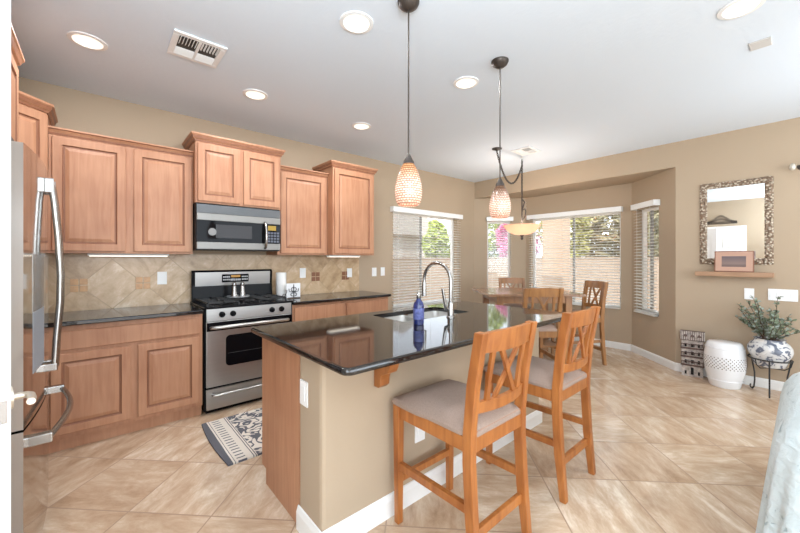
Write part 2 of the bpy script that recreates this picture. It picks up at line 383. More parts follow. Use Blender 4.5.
# far white door seen in the mirror
t = bpy.data.objects.new('door_2', None); C.objects.link(t); t.location = (-.98, 1.3, 0); t['kind'] = 'structure'
obj('door_casing', B().box(-1.0, .86, 0, -.982, .95, 2.12).box(-1.0, 1.67, 0, -.982, 1.76, 2.12).box(-1.0, .95, 2.03, -.982, 1.67, 2.12), TRIM, t)
b = sbox(-1.0, .95, .01, -.99, 1.67, 2.03)
for (a0, a1, z0, z1) in ((1.03, 1.27, .2, .8), (1.35, 1.59, .2, .8), (1.03, 1.27, .95, 1.5), (1.35, 1.59, .95, 1.5), (1.03, 1.27, 1.62, 1.88), (1.35, 1.59, 1.62, 1.88)):
    b.panel(lambda a, d, z: (-.978+d, a, z), a0, a1, z0, z1, .013, .015)
obj('door_slab', b, TRIM, t)
# carved scroll over that door
sc = B()
for k in range(-6, 7):
    h = .20*math.exp(-(k/3.2)**2)+.03
    for q in range(3):
        cy = 1.31+k*.045; cz = 2.2+h*(q+.3)/3
        sc.tube([(-.985, cy+.02*math.cos(a*.9), cz+.018*math.sin(a*.9)) for a in range(7)], .006, 6)
sc.tube([(-.985, 1.31+k*.03, 2.19) for k in range(-10, 11)], .007, 6)
tag(obj('wall_scroll', sc, BRONZE, None, loc=(-.985, 1.31, 2.2)), 'carved metal scroll ornament above the white door, seen in the mirror', 'ornament')

# ------------------------------------------------------------------ cabinets
CROWN = [(0, 0), (.008, 0), (.012, .014), (.022, .022), (.030, .044), (.038, .052), (.038, .066), (0, .066)]
CROWNS = [(0, 0), (.008, 0), (.012, .012), (.026, .03), (.034, .036), (.034, .048), (0, .048)]
def FY(y): return lambda a, d, z: (a, y-d, z)
def FX(x): return lambda a, d, z: (x+d, a, z)
def upper(name, label, x0, x1, z0, z1, yf, doors, crown, crown_prof, left_ret=True, right_ret=True, dz0=None, dz1=None):
    t = thing(name, label, 'cabinet', ((x0+x1)/2, WA-.16, z0))
    obj('body', sbox(x0, yf+.018, z0, x1, WA-.004, z1), CAB, t)
    for i, (a0, a1) in enumerate(doors):
        obj('door', B().panel(FY(yf), a0, a1, dz0 or z0+.015, dz1 or z1-.012), CAB, t, 0, .001)
    path = ([(x0, WA-.004)] if left_ret else []) + [(x0, yf+.018), (x1, yf+.018)] + ([(x1, WA-.004)] if right_ret else [])
    obj('crown_molding', B().sweep(path, crown_prof, z1), CAB, t)
    return t
upper('upper_cabinet', 'wide two-door maple wall cabinet left of the microwave', -.262, .664, 1.383, 2.262, 3.612, [(-.244, .185), (.237, .652)], 1, CROWNS, False, False, 1.40, 2.245)
upper('upper_cabinet', 'short tall-set two-door maple cabinet directly above the microwave', .668, 1.440, 1.845, 2.392, 3.52, [(.685, 1.038), (1.072, 1.425)], 1, CROWN, True, True, 1.86, 2.375)
upper('upper_cabinet', 'single-door maple wall cabinet between the microwave and the tall end cabinet', 1.444, 2.036, 1.383, 2.28, 3.612, [(1.475, 2.0)], 1, CROWNS, False, False, 1.40, 2.262)
upper('upper_cabinet', 'tall single-door maple wall cabinet at the right end, nearest the window', 2.040, 2.625, 1.383, 2.392, 3.50, [(2.06, 2.605)], 1, CROWN, True, True, 1.40, 2.375)
# diagonal corner cabinet
t = thing('corner_cabinet', 'diagonal maple corner wall cabinet behind the refrigerator top', 'cabinet', (-.6, 3.6, 1.383))
obj('body', B().prism([(-.268, WA-.004), (-.268, 3.584), (-.64, 3.21), (-.996, 3.21), (-.996, WA-.004)], 'z', 1.383, 2.392), CAB, t)
MC = frame(-.64, 3.21, PI/4)
obj('door', B(MC).panel(lambda a, d, z: (a, -.002-d*-1-.02+.0 if False else -.02-(-d)*-1, z), .03, .52, 1.40, 2.375), CAB, t, 0, .001)
obj('crown_molding', B().sweep([(-.996, 3.21), (-.64, 3.21), (-.268, 3.584), (-.268, WA-.004)], CROWN, 2.392), CAB, t)
# over-fridge cabinet + side panel
t = thing('fridge_cabinet', 'maple cabinet mounted above the refrigerator, cut by the left edge', 'cabinet', (-.65, 2.5, 1.9))
obj('body', sbox(-.996, 1.97, 1.87, -.355, 2.985, 2.45), CAB, t)
obj('door', B().panel(FX(-.335), 1.99, 2.46, 1.885, 2.43), CAB, t, 0, .001)
obj('door', B().panel(FX(-.335), 2.49, 2.965, 1.885, 2.43), CAB, t, 0, .001)
obj('crown_molding', B().sweep([(-.355, 1.97), (-.355, 2.985), (-.996, 2.985)], CROWN, 2.45, 1), CAB, t)
obj('side_panel', sbox(-.996, 2.96, 0, -.34, 2.985, 1.87), CAB, t)

# base cabinets
t = thing('base_cabinet', 'long maple base cabinet with one drawer and two doors between refrigerator and range', 'cabinet', (0, 3.65, 0))
obj('body', sbox(-.99, 3.365, .09, .688, WA-.004, .874), CAB, t)
obj('toe_kick', sbox(-.99, 3.40, 0, .688, 3.42, .09), CAB, t)
obj('drawer', B().panel(FY(3.345), -.198, .662, .705, .838, .02, .02, False), CAB, t)
obj('door', B().panel(FY(3.345), -.234, .202, .125, .680), CAB, t, 0, .001)
obj('door', B().panel(FY(3.345), .245, .662, .125, .680), CAB, t, 0, .001)
obj('drawer', B().panel(FY(3.345), -.9, -.25, .705, .838, .02, .02, False), CAB, t)
t = thing('base_cabinet', 'maple base cabinet with two drawers right of the range, behind the island', 'cabinet', (2.1, 3.65, 0))
obj('body', sbox(1.492, 3.365, .09, 2.73, WA-.004, .874), CAB, t)
obj('toe_kick', sbox(1.492, 3.40, 0, 2.73, 3.42, .09), CAB, t)
for a0, a1 in ((1.510, 2.09), (2.122, 2.712)):
    obj('drawer', B().panel(FY(3.345), a0, a1, .705, .846, .02, .02, False), CAB, t)
    obj('door', B().panel(FY(3.345), a0, a1, .125, .680), CAB, t, 0, .001)
tag(obj('countertop', B().prism([(-.99, WA-.012), (-.99, 3.32), (.692, 3.32), (.692, WA-.012)], 'z', .876, .908), GRAN, None, 0, .008, loc=(-.2, 3.6, .876)), 'black granite countertop left of the range, by the refrigerator', 'countertop')
tag(obj('countertop', B().prism([(1.490, WA-.012), (1.490, 3.32), (2.745, 3.32), (2.745, WA-.012)], 'z', .876, .908), GRAN, None, 0, .008, loc=(2.1, 3.6, .876)), 'black granite countertop right of the range along the wall', 'countertop')
t = thing('backsplash', 'beige stone tile backsplash laid in diamonds behind range and counters', 'backsplash', (.8, 3.945, .909))
t.location = (0, 0, 0)
obj('tile_field', sbox(-.99, WA-.011, .909, 2.69, WA-.003, 1.383), SPLASH, t)
ACC = mat('tan_accent_tile', srgb(204, 158, 110), .35, noise_amt=.15, nscale=30)
ACC2 = mat('brown_accent_tile', srgb(140, 92, 66), .35, noise_amt=.15, nscale=30)
for i, ax in enumerate((-.105, .325, 2.045, 2.475)):
    b = B()
    for dx in (-1, 1):
        for dz in (-1, 1): b.box(ax+dx*.029-.025, WA-.016, 1.12+dz*.029-.025, ax+dx*.029+.025, WA-.0105, 1.12+dz*.029+.025, .002)
    obj('accent_tile', b, ACC if i < 2 else ACC2, t)
# under-cabinet lights
for (x0, x1, y, l) in ((-.05, .5, 3.80, 'slim white light strip glowing under the wide left wall cabinet'), (2.08, 2.52, 3.70, 'slim white light strip glowing under the tall right end cabinet')):
    t = thing('under_cabinet_light', l, 'light', ((x0+x1)/2, y, 1.36), 0, 'strip lights under the wall cabinets')
    obj('housing', sbox(x0, y-.04, 1.366, x1, y+.04, 1.383), WHITE, t)
    obj('diffuser', sbox(x0+.01, y-.035, 1.360, x1-.01, y+.035, 1.366), UNDERE, t)

# ------------------------------------------------------------------ microwave
t = thing('microwave', 'stainless over-the-range microwave with black door glass and vent grille', 'microwave', (1.05, 3.7, 1.42))
obj('case', sbox(.672, 3.55, 1.418, 1.436, WA-.004, 1.843), BLACK, t)
b = B()
for k in range(9): b.box(.676, 3.522+.0, 1.757+k*.0085, 1.432, 3.552, 1.762+k*.0085)
obj('vent_grille', b, mat('grille_grey', srgb(120, 122, 124), .4, .6), t)
obj('top_band', sbox(.676, 3.518, 1.688, 1.432, 3.55, 1.752, .004), STEELM, t)
obj('bottom_band', sbox(.676, 3.518, 1.428, 1.432, 3.55, 1.492, .004), STEELM, t)
dd = obj('door', sbox(.676, 3.520, 1.492, 1.262, 3.55, 1.688), BLACKG, t)
WG = mat('microwave_window', srgb(62, 62, 64), .3, spec=.2)
obj('window', sbox(.83, 3.5175, 1.53, 1.15, 3.5205, 1.655, .003), WG, dd)
obj('painted_highlight', B().cyl((.80, 3.5175, 1.585), (.80, 3.521, 1.585), .034, n=24), mat('highlight_grey', srgb(120, 118, 116), .4, .6), dd)  # grey disc painting a round reflection onto the door glass
cp = obj('control_panel', sbox(1.285, 3.520, 1.492, 1.432, 3.55, 1.688), BLACKG, t)
obj('display', sbox(1.305, 3.517, 1.625, 1.385, 3.5205, 1.672), mat('amber_display', srgb(150, 120, 20), .3, emit=.15), cp)
b = B()
for r in range(4):
    for c in range(4): b.box(1.30+c*.031, 3.517, 1.505+r*.028, 1.324+c*.031, 3.5205, 1.525+r*.028)
obj('key', b, mat('grey_key', srgb(84, 88, 100), .4), cp)
obj('handle', B().tube([(1.272, 3.515, 1.70), (1.272, 3.49, 1.69), (1.272, 3.475, 1.62), (1.272, 3.472, 1.565), (1.272, 3.475, 1.51), (1.272, 3.49, 1.455), (1.272, 3.515, 1.445)], .012), CHROME, t, 50)

# ------------------------------------------------------------------ range
t = thing('range', 'stainless gas range with black trim, four knobs and an oven window', 'stove', (1.09, 3.6, 0))
X0, X1, YF = .698, 1.484, 3.335
obj('body', sbox(X0, YF+.02, .03, X1, WA-.03, .915), BLACK, t)
obj('plinth', sbox(X0+.02, YF+.05, 0, X1-.02, WA-.06, .03), BLACK, t)
ct = obj('cooktop', sbox(X0-.004, YF-.002, .905, X1+.004, WA-.03, .925, .006), BLACK, t)
b = B()
for gx in (.86, 1.30):
    for gy in (3.49, 3.75):
        b.lathe([(.05, 0), (.052, .012), (.03, .018), (0.028, .022), (0, .022)][:4], (gx, gy, .925), 20)
obj('burner', b, IRON, ct)
b = B()
def gbar(x0, y0, x1, y1): b.box(min(x0, x1)-.006, min(y0, y1)-.006, .948, max(x0, x1)+.006, max(y0, y1)+.006, .960)
for gx in (.86, 1.30):
    for yy in (3.38, 3.62, 3.87): gbar(gx-.13, yy, gx+.13, yy)
    for xx in (gx-.13, gx+.13): gbar(xx, 3.38, xx, 3.87)
    gbar(gx, 3.38, gx, 3.46); gbar(gx, 3.52, gx, 3.72); gbar(gx, 3.79, gx, 3.87)
    for yy in (3.49, 3.75):
        gbar(gx-.13, yy, gx-.035, yy); gbar(gx+.035, yy, gx+.13, yy)
    for xx in (gx-.13, gx+.13):
        for yy in (3.38, 3.87): b.box(xx-.006, yy-.006, .925, xx+.006, yy+.006, .95)
for xx in (1.03, 1.08, 1.13): gbar(xx, 3.38, xx, 3.87)
for yy in (3.38, 3.87): gbar(1.03, yy, 1.13, yy); b.box(1.024, yy-.006, .925, 1.036, yy+.006, .95)
obj('grate', b, IRON, ct)
kp = obj('control_strip', B().prism([(YF, .80), (YF+.03, .80), (YF+.03, .905), (YF+.006, .905)], 'x', X0+.016, X1-.016), STEEL, t)
for kx in (.835, .925, 1.275, 1.368):
    kb = obj('knob', B().cyl((kx, YF+.003, .853), (kx, YF-.012, .851), .026, .024, 20).box(kx-.006, YF-.030, .831, kx+.006, YF-.010, .871, .002), BLACK, kp, 40)
dr = obj('oven_door', sbox(X0+.014, YF, .232, X1-.014, YF+.03, .795, .004), STEEL, t)
obj('top_rail', sbox(X0+.016, YF-.003, .715, X1-.016, YF+.002, .79, .002), BLACKG, dr)
b = B()
def rrect(cx, cz, hw, hh, r, n=5):
    pts = []
    for i, (sx, sz) in enumerate(((1, 1), (-1, 1), (-1, -1), (1, -1))):
        for k in range(n+1):
            a = i*PI/2+k*PI/2/n; pts.append((cx+sx*(hw-r)+r*math.cos(a), cz+sz*(hh-r)+r*math.sin(a)))
    return pts
b.prism(rrect(1.10, .53, .235, .135, .035), 'y', YF-.0035, YF+.002)
obj('oven_window', b, BLACKG, dr)
obj('window_rack', B().box(.88, YF-.0045, .505, 1.32, YF-.003, .508), mat('rack_line', srgb(70, 70, 70), .4), dr)
obj('handle', B().tube([(.748, YF+.0, .742), (.752, YF-.035, .748), (.78, YF-.05, .75), (1.085, YF-.058, .752), (1.39, YF-.05, .75), (1.418, YF-.035, .748), (1.422, YF+.0, .742)], .015, 12), STEEL, dr, 50)
dw = obj('drawer', sbox(X0+.014, YF, .04, X1-.014, YF+.03, .215, .004), STEEL, t)
obj('handle', B().tube([(.76, YF+.0, .163), (.765, YF-.028, .165), (.79, YF-.036, .165), (1.38, YF-.036, .165), (1.405, YF-.028, .165), (1.41, YF+.0, .163)], .011, 12), STEEL, dw, 50)
bgd = obj('backguard', B().prism([(WA-.09, .92), (WA-.075, 1.075), (WA-.085, 1.205), (WA-.065, 1.225), (WA-.03, 1.225), (WA-.03, .92)], 'x', X0+.002, X1-.002), BLACK, t, 0, .006)
obj('control_fascia', B().prism([(WA-.079, 1.07), (WA-.088, 1.205), (WA-.08, 1.207), (WA-.07, 1.07)], 'x', X0+.03, X1-.03), STEEL, bgd)
obj('display', sbox(.965, WA-.094, 1.10, 1.225, WA-.080, 1.182, .004), BLACKG, bgd)
obj('clock', sbox(1.05, WA-.0955, 1.150, 1.14, WA-.0935, 1.172), mat('clock_amber', srgb(170, 120, 30), .3, emit=.25), bgd)
b = B()
for c in range(4):
    for r in range(2): b.box(.975+c*.017, WA-.0955, 1.12+r*.028, .988+c*.017, WA-.0935, 1.134+r*.028); b.box(1.155+c*.016, WA-.0955, 1.12+r*.028, 1.167+c*.016, WA-.0935, 1.134+r*.028)
for c in range(6): b.box(1.045+c*.017, WA-.0955, 1.115, 1.057+c*.017, WA-.0935, 1.135)
obj('button', b, mat('pale_button', srgb(190, 190, 190), .4), bgd)

# things on the range and counter
tag(obj('tray', B().lathe([(.0, 0), (.105, 0), (.11, .008), (.10, .005), (0.0, .004)][1:4], (1.08, 3.72, .961), 28), CERAM, None, 40, loc=(1.08, 3.72, .961)), 'small pale tray carrying the two shakers on the range', 'tray')
for dx, l in ((-.038, 'left one of two tall metal shakers standing on the range'), (.040, 'right one of two tall metal shakers standing on the range')):
    t = thing('shaker', l, 'shaker', (1.08+dx, 3.72, .967), 0, 'salt and pepper shakers')
    obj('body', B().lathe([(.030, 0), (.030, .01), (.022, .05), (.02, .10)], (1.08+dx, 3.72, .967), 20), CHROME, t, 40)
    obj('cap', B().lathe([(.021, .1), (.023, .105), (.021, .13), (.012, .137)], (1.08+dx, 3.72, .967), 20), CHROME, t, 40)
tag(obj('paper_towel_roll', B().lathe([(.018, .28), (.018, .0), (.052, .0), (.055, .004), (.055, .276), (.052, .28), (.018, .28)], (1.545, 3.78, .908), 28, cap=False), PAPER, None, 40, loc=(1.545, 3.78, .908)), 'white paper towel roll standing on the counter right of the range', 'paper towel')
t = thing('tile_plaque', 'square white tile with black iron scrollwork leaning by the outlet', 'plaque', (1.63, 3.66, .908))
obj('tile', sbox(1.555, 3.66, .912, 1.715, 3.672, 1.072, .003), CERAM, t)
b = B(); cx, cz, cy = 1.635, .985, 3.652
for s_ in (-1, 1):
    b.tube([(cx+s_*(.004+.026*math.sin(a*.5)), cy, cz+.02+.02*math.cos(a*.5)*1.2) for a in range(0, 9)], .0035, 6)
    b.tube([(cx+s_*(.0+.035*math.sin(a*.5)), cy, cz-.035-.018*math.cos(a*.5)) for a in range(0, 10)], .0035, 6)
    b.tube([(cx+s_*.01, cy, cz-.01), (cx+s_*.05, cy, cz+.0), (cx+s_*.055, cy, cz+.03)], .0035, 6)
b.tube([(cx, cy, .912), (cx, cy, 1.06)], .004, 6); b.tube([(cx-.07, cy, .916), (cx+.07, cy, .916)], .004, 6)
b.tube([(cx-.06, cy-.03, .913), (cx-.06, cy, .916), (cx-.06, cy+.025, .913)], .004, 6); b.tube([(cx+.06, cy-.03, .913), (cx+.06, cy, .916), (cx+.06, cy+.025, .913)], .004, 6)
obj('scrollwork', b, IRON, t, 50)
b = B()
b.tube([(1.53+.02*math.cos(a*.6), 3.655, .94+.02*math.sin(a*.6)) for a in range(-2, 8)], .0035, 6)
b.tube([(1.515, 3.655, .912), (1.53, 3.655, .93), (1.555, 3.655, .975), (1.56, 3.655, 1.0), (1.545, 3.655, 1.0)], .0035, 6)
b.tube([(1.50, 3.655, .912), (1.55, 3.655, .912)], .004, 6)
tag(obj('scroll_holder', b, IRON, None, 50, loc=(1.53, 3.655, .91)), 'small black iron scroll holder in front of the paper towel', 'holder')

def plate(name, label, cat, F, a, z, w, h, n, grp):
    c = F(a, 0, z); t = thing(name, label, cat, c, 0, grp)
    def fb(a0, d0, z0, a1, d1, z1):
        p, q = F(a0, d0, z0), F(a1, d1, z1)
        return sbox(min(p[0], q[0]), min(p[1], q[1]), min(p[2], q[2]), max(p[0], q[0]), max(p[1], q[1]), max(p[2], q[2]), .0015)
    obj('cover_plate', fb(a-w/2, 0, z-h/2, a+w/2, .006, z+h/2), WHITE, t)
    for k in range(n):
        c0 = a+(k-(n-1)/2)*.048
        obj('socket' if cat == 'outlet' else 'rocker', fb(c0-.017, .006, z-.034, c0+.017, .009, z+.034), WHITE, t)
plate('outlet_plate', 'silver-edged white outlet on the backsplash left of the range', 'outlet', FY(WA-.0115), .469, 1.16, .075, .118, 1, 'backsplash outlets')
plate('outlet_plate', 'white outlet on the backsplash above the white tile plaque', 'outlet', FY(WA-.0115), 1.875, 1.17, .075, .118, 1, 'backsplash outlets')
plate('outlet_plate', 'white outlet at the right end of the stone backsplash', 'outlet', FY(WA-.0115), 2.535, 1.155, .075, .118, 1, 'backsplash outlets')
plate('switch_plate', 'left one of two white switches on the wall between backsplash and window', 'switch', FY(WA-.001), 2.951, 1.155, .078, .12, 1, 'wall switches by the window')
plate('switch_plate', 'right one of two white switches on the wall, closer to the window', 'switch', FY(WA-.001), 3.103, 1.158, .07, .12, 1, 'wall switches by the window')
plate('switch_plate', 'wide four-rocker white switch plate on the wall above the plant', 'switch', FX(XM-.001) if False else (lambda a, d, z: (XM-.001-d, a, z)), .132, .972, .205, .118, 4, None)
plate('outlet_plate', 'white plate on the wall under the shelf, above the plant', 'outlet', lambda a, d, z: (XM-.001-d, a, z), .373, .967, .075, .118, 1, None)
plate('outlet_plate', 'white plate on the end face of the island half wall', 'outlet', lambda a, d, z: (.764-d, a, z), 1.585, .69, .078, .12, 1, None)
plate('outlet_plate', 'white outlet low on the island wall behind the nearer stool', 'outlet', FY(1.4145), 1.375, .375, .075, .118, 1, None)

# ------------------------------------------------------------------ refrigerator
t = thing('refrigerator', 'stainless french door refrigerator cut off at the left edge', 'refrigerator', (-.6, 2.45, 0))
RY0, RY1, RX = 2.02, 2.93, -.216
obj('case', sbox(-.97, RY0+.004, .02, -.29, RY1-.004, 1.785, .004), STEELS, t)
def fdoor(y0, y1, z0, z1):
    # gently bowed front: chord along the whole fridge width
    n = 12; pts = [(-.288, y0)]
    for k in range(n+1):
        y = y0+(y1-y0)*k/n; u = (y-RY0)/(RY1-RY0)*2-1
        pts.append((RX+.028*(1-u*u), y))
    pts.append((-.288, y1)); return B().prism(pts, 'z', z0, z1)
YM = (RY0+RY1)/2
d1 = obj('door', fdoor(RY0, YM-.003, .665, 1.80), STEELV, t, 30)
d2 = obj('door', fdoor(YM+.003, RY1, .665, 1.80), STEELV, t, 30)
d3 = obj('freezer_drawer', fdoor(RY0, RY1, .06, .655), STEELV, t, 30)
obj('hinge_cover', sbox(-.34, RY0+.01, 1.786, -.25, RY0+.09, 1.825, .006), mat('dark_grey_plastic', srgb(60, 60, 62), .5), t)
obj('plinth', sbox(-.9, RY0+.02, 0, -.30, RY1-.02, .02), BLACK, t)
def fskin(y0, y1, z0, z1, off, th=.006):
    f = lambda y: RX+.028*(1-((y-RY0)/(RY1-RY0)*2-1)**2)+off
    ys = [y0+(y1-y0)*k/6 for k in range(7)]
    return B().prism([(f(y), y) for y in ys]+[(f(y)-th, y) for y in reversed(ys)], 'z', z0, z1)
obj('dispenser_panel', fskin(2.15, 2.40, 1.115, 1.36, .0015), mat('dispenser_silver', srgb(140, 136, 132), .25, .8), d1)
obj('dispenser_recess', fskin(2.15, 2.40, .85, 1.112, .001), mat('dispenser_grey', srgb(140, 146, 154), .5), d1)
for yy, d_ in ((YM-.045, d1), (YM+.045, d2)):
    h = obj('handle', B().tube([(-.155, yy, .79), (-.148, yy, .95), (-.136, yy, 1.12), (-.134, yy, 1.26), (-.142, yy, 1.45), (-.155, yy, 1.62), (-.170, yy, 1.735)], .013, 12), CHROME, d_, 50)
    obj('bracket', B().box(-.190, yy-.014, 1.665, -.155, yy+.014, 1.735, .004), CHROME, h); obj('bracket', B().box(-.192, yy-.014, .79, -.145, yy+.014, .825, .004), CHROME, h)
h = obj('handle', B().tube([(-.15+.05*math.sin(PI*k/14), RY0+.08+(RY1-RY0-.16)*k/14, .585) for k in range(15)], .013, 12), CHROME, d3, 50)
obj('bracket', B().box(-.212, RY0+.065, .565, -.138, RY0+.105, .605, .004), CHROME, h); obj('bracket', B().box(-.212, RY1-.105, .565, -.138, RY1-.065, .605, .004), CHROME, h)

# ------------------------------------------------------------------ island
IX0, IX1, IY0, IY1 = .765, 2.75, 1.415, 2.165
t = thing('island', 'kitchen island with maple end panel and cream half wall under granite', 'island', (1.75, 1.8, 0))
obj('half_wall', sbox(IX0, IY0, 0, IX1, 1.65, .884), WALL, t, 0, .02)
obj('end_panel', B().prism([(1.652, 0), (2.10, 0), (2.10, .09), (2.165, .09), (2.165, .884), (1.652, .884)], 'x', IX0+.002, IX0+.022), CAB, t)
obj('cabinet_body', B().prism([(1.652, .0), (2.10, .0), (2.10, .09), (2.145, .09), (2.145, .60), (1.652, .60)], 'x', IX0+.023, IX1), CAB, t)
obj('face_frame', sbox(IX0+.023, 2.141, .60, IX1, 2.146, .884), CAB, t)
for k in range(4):
    a0 = .80+k*.487; obj('door', B().panel(lambda a, d, z: (a, 2.165+d, z), a0, a0+.46, .12, .68), CAB, t)
    obj('drawer', B().panel(lambda a, d, z: (a, 2.165+d, z), a0, a0+.46, .70, .86, .02, .02, False), CAB, t)
obj('baseboard', B().sweep([(IX0, 1.65), (IX0, IY0), (IX1, IY0), (IX1, 1.65)], [(0, 0), (.014, 0), (.014, .085), (.009, .1), (.006, .112), (0, .115)], 0, 1), TRIM, t)
# countertop with cut-out
def rr(x0, y0, x1, y1, r, n=6):
    pts = []
    for i, (cx, cy) in enumerate(((x1-r, y1-r), (x0+r, y1-r), (x0+r, y0+r), (x1-r, y0+r))):
        for k in range(n+1):
            a = i*PI/2+k*PI/2/n; pts.append((cx+r*math.cos(a), cy+r*math.sin(a)))
    return pts
SX0, SX1, SY0, SY1 = 1.56, 2.26, 1.74, 2.125
def slab_hole(outer, inner, z0, z1, R=.012):
    b = B(); n = len(outer)
    # edge profile with a full round nose
    lv = [(R+.004, z0), (R, z0), (R*.3, z0+R*.3), (0, z0+R), (0, z1-R), (R*.3, z1-R*.3), (R, z1), (R+.004, z1)]
    cx = sum(p[0] for p in outer)/n; cy = sum(p[1] for p in outer)/n
    rings = []
    for i, z in lv:
        ring = []
        for k, p in enumerate(outer):
            a = outer[k-1]; c = outer[(k+1) % n]; d = Vector((c[0]-a[0], c[1]-a[1])).normalized(); nrm = Vector((-d.y, d.x))
            ring.append(b.v((p[0]+nrm.x*i, p[1]+nrm.y*i, z)))
        rings.append(ring)
    for A, Q in zip(rings, rings[1:]):
        for k in range(n): b.face([A[k], A[(k+1) % n], Q[(k+1) % n], Q[k]])
    it = [b.v((p[0], p[1], z1)) for p in inner]; ib = [b.v((p[0], p[1], z0)) for p in inner]
    for k in range(n):
        b.face([rings[-1][k], rings[-1][(k+1) % n], it[(k+1) % n], it[k]])
        b.face([rings[0][(k+1) % n], rings[0][k], ib[k], ib[(k+1) % n]])
        b.face([it[k], it[(k+1) % n], ib[(k+1) % n], ib[k]])
    return b
ct = tag(obj('island_countertop', slab_hole(rr(.718, 1.14, 2.80, 2.255, .04), rr(SX0, SY0, SX1, SY1, .04), .885, .917), GRAN, None, 35, loc=(1.75, 1.7, .885)), 'polished black granite countertop on the island with a sink cut-out', 'countertop')
# sink
t = thing('kitchen_sink', 'stainless double bowl undermount sink in the island counter', 'sink', (1.89, 1.93, .70))
def bowl(x0, x1, y0, y1, z0, z1):
    b = B(); o = rr(x0, y0, x1, y1, .05); i = rr(x0+.015, y0+.015, x1-.015, y1-.015, .05); n = len(o)
    A = [b.v((p[0], p[1], z1)) for p in o]; Q = [b.v((p[0], p[1], z0+.02)) for p in i]; P = [b.v((p[0]+(.02 if p[0] < (x0+x1)/2 else -.02), p[1]+(.02 if p[1] < (y0+y1)/2 else -.02), z0)) for p in i]
    for U, V in ((A, Q), (Q, P)):
        for k in range(n): b.face([U[k], U[(k+1) % n], V[(k+1) % n], V[k]])
    b.face(P); return b
obj('bowl', bowl(1.548, 1.895, 1.725, 2.138, .70, .884), STEELK, t, 40)
obj('bowl', bowl(1.915, 2.272, 1.725, 2.138, .70, .884), STEELK, t, 40)
obj('divider', sbox(1.888, 1.735, .84, 1.922, 2.13, .872, .005), STEEL, t)
obj('drain', B().lathe([(.04, .702), (.042, .706), (.03, .704)], (1.715, 1.93, 0), 20), CHROME, t)
obj('drain', B().lathe([(.04, .702), (.042, .706), (.03, .704)], (2.06, 1.93, 0), 20), CHROME, t)
# faucet
t = thing('faucet', 'tall brushed nickel gooseneck faucet rising behind the sink', 'faucet', (1.931, 1.665, .917))
fx, fy = 1.931, 1.665
obj('base', B().lathe([(.030, 0), (.030, .006), (.024, .012), (.022, .10), (.019, .11)], (fx, fy, .917), 24), CHROME, t, 40)
R_ = .135
pts = [(fx, fy, 1.0), (fx, fy, 1.1)]+[(fx, fy+R_-R_*math.cos(a*PI/14), 1.175+R_*math.sin(a*PI/14)) for a in range(0, 15)]+[(fx, fy+2*R_, 1.15)]
obj('spout', B().tube(pts, .0125, 14), CHROME, t, 60)
obj('spray_head', B().tube([(fx, fy+2*R_, 1.16), (fx, fy+2*R_, 1.13), (fx, fy+2*R_, 1.05)], [.015, .017, .019], 16), CHROME, t, 40)
obj('lever', B().tube([(fx-.02, fy, .975), (fx-.045, fy+.005, .985), (fx-.055, fy+.005, 1.02), (fx-.075, fy+.01, 1.13)], [.012, .015, .012, .010], 12), CHROME, t, 40)
# bottle
t = thing('soap_bottle', 'blue glass soap bottle beside the island sink', 'bottle', (1.572, 1.625, .917))
BLUE = mat('blue_glass', srgb(40, 56, 130), .06, coat=.6, noise_amt=.5, nscale=35); BLUE.node_tree.nodes['Principled BSDF'].inputs['Transmission Weight'].default_value = .45
LBL = mat('pale_label', srgb(96, 104, 160), .5, noise_amt=.5, nscale=60)
obj('glass_body', B().lathe([(.030, 0), (.034, .004), (.035, .12), (.031, .14), (.016, .158), (.013, .168)], (1.572, 1.625, .917), 28), BLUE, t, 40)
obj('paper_label', B().lathe([(.0353, .035), (.0356, .036), (.0356, .105), (.0353, .106)], (1.572, 1.625, .917), 28, cap=False), LBL, t, 40)
obj('cap', B().lathe([(.014, .168), (.015, .17), (.015, .19), (.011, .192), (.011, .207), (.004, .209)], (1.572, 1.625, .917), 20), CHROME, t, 40)
# corbels
for cx, l in ((1.085, 'carved wooden corbel under the island overhang, left of the nearer stool'), (2.42, 'carved wooden corbel under the far end of the island overhang')):
    b = B(); prof = [(1.414, .884), (1.225, .884), (1.222, .862), (1.235, .852), (1.262, .848), (1.285, .835), (1.292, .812), (1.305, .79), (1.33, .778), (1.352, .77), (1.36, .745), (1.362, .715), (1.38, .70), (1.414, .70)]
    b.prism([(y, z) for y, z in prof], 'x', cx-.03, cx+.03)
    tag(obj('corbel', b, CORB, None, 0, .004, loc=(cx, 1.41, .8)), l, 'corbel', 'corbels under the island overhang')

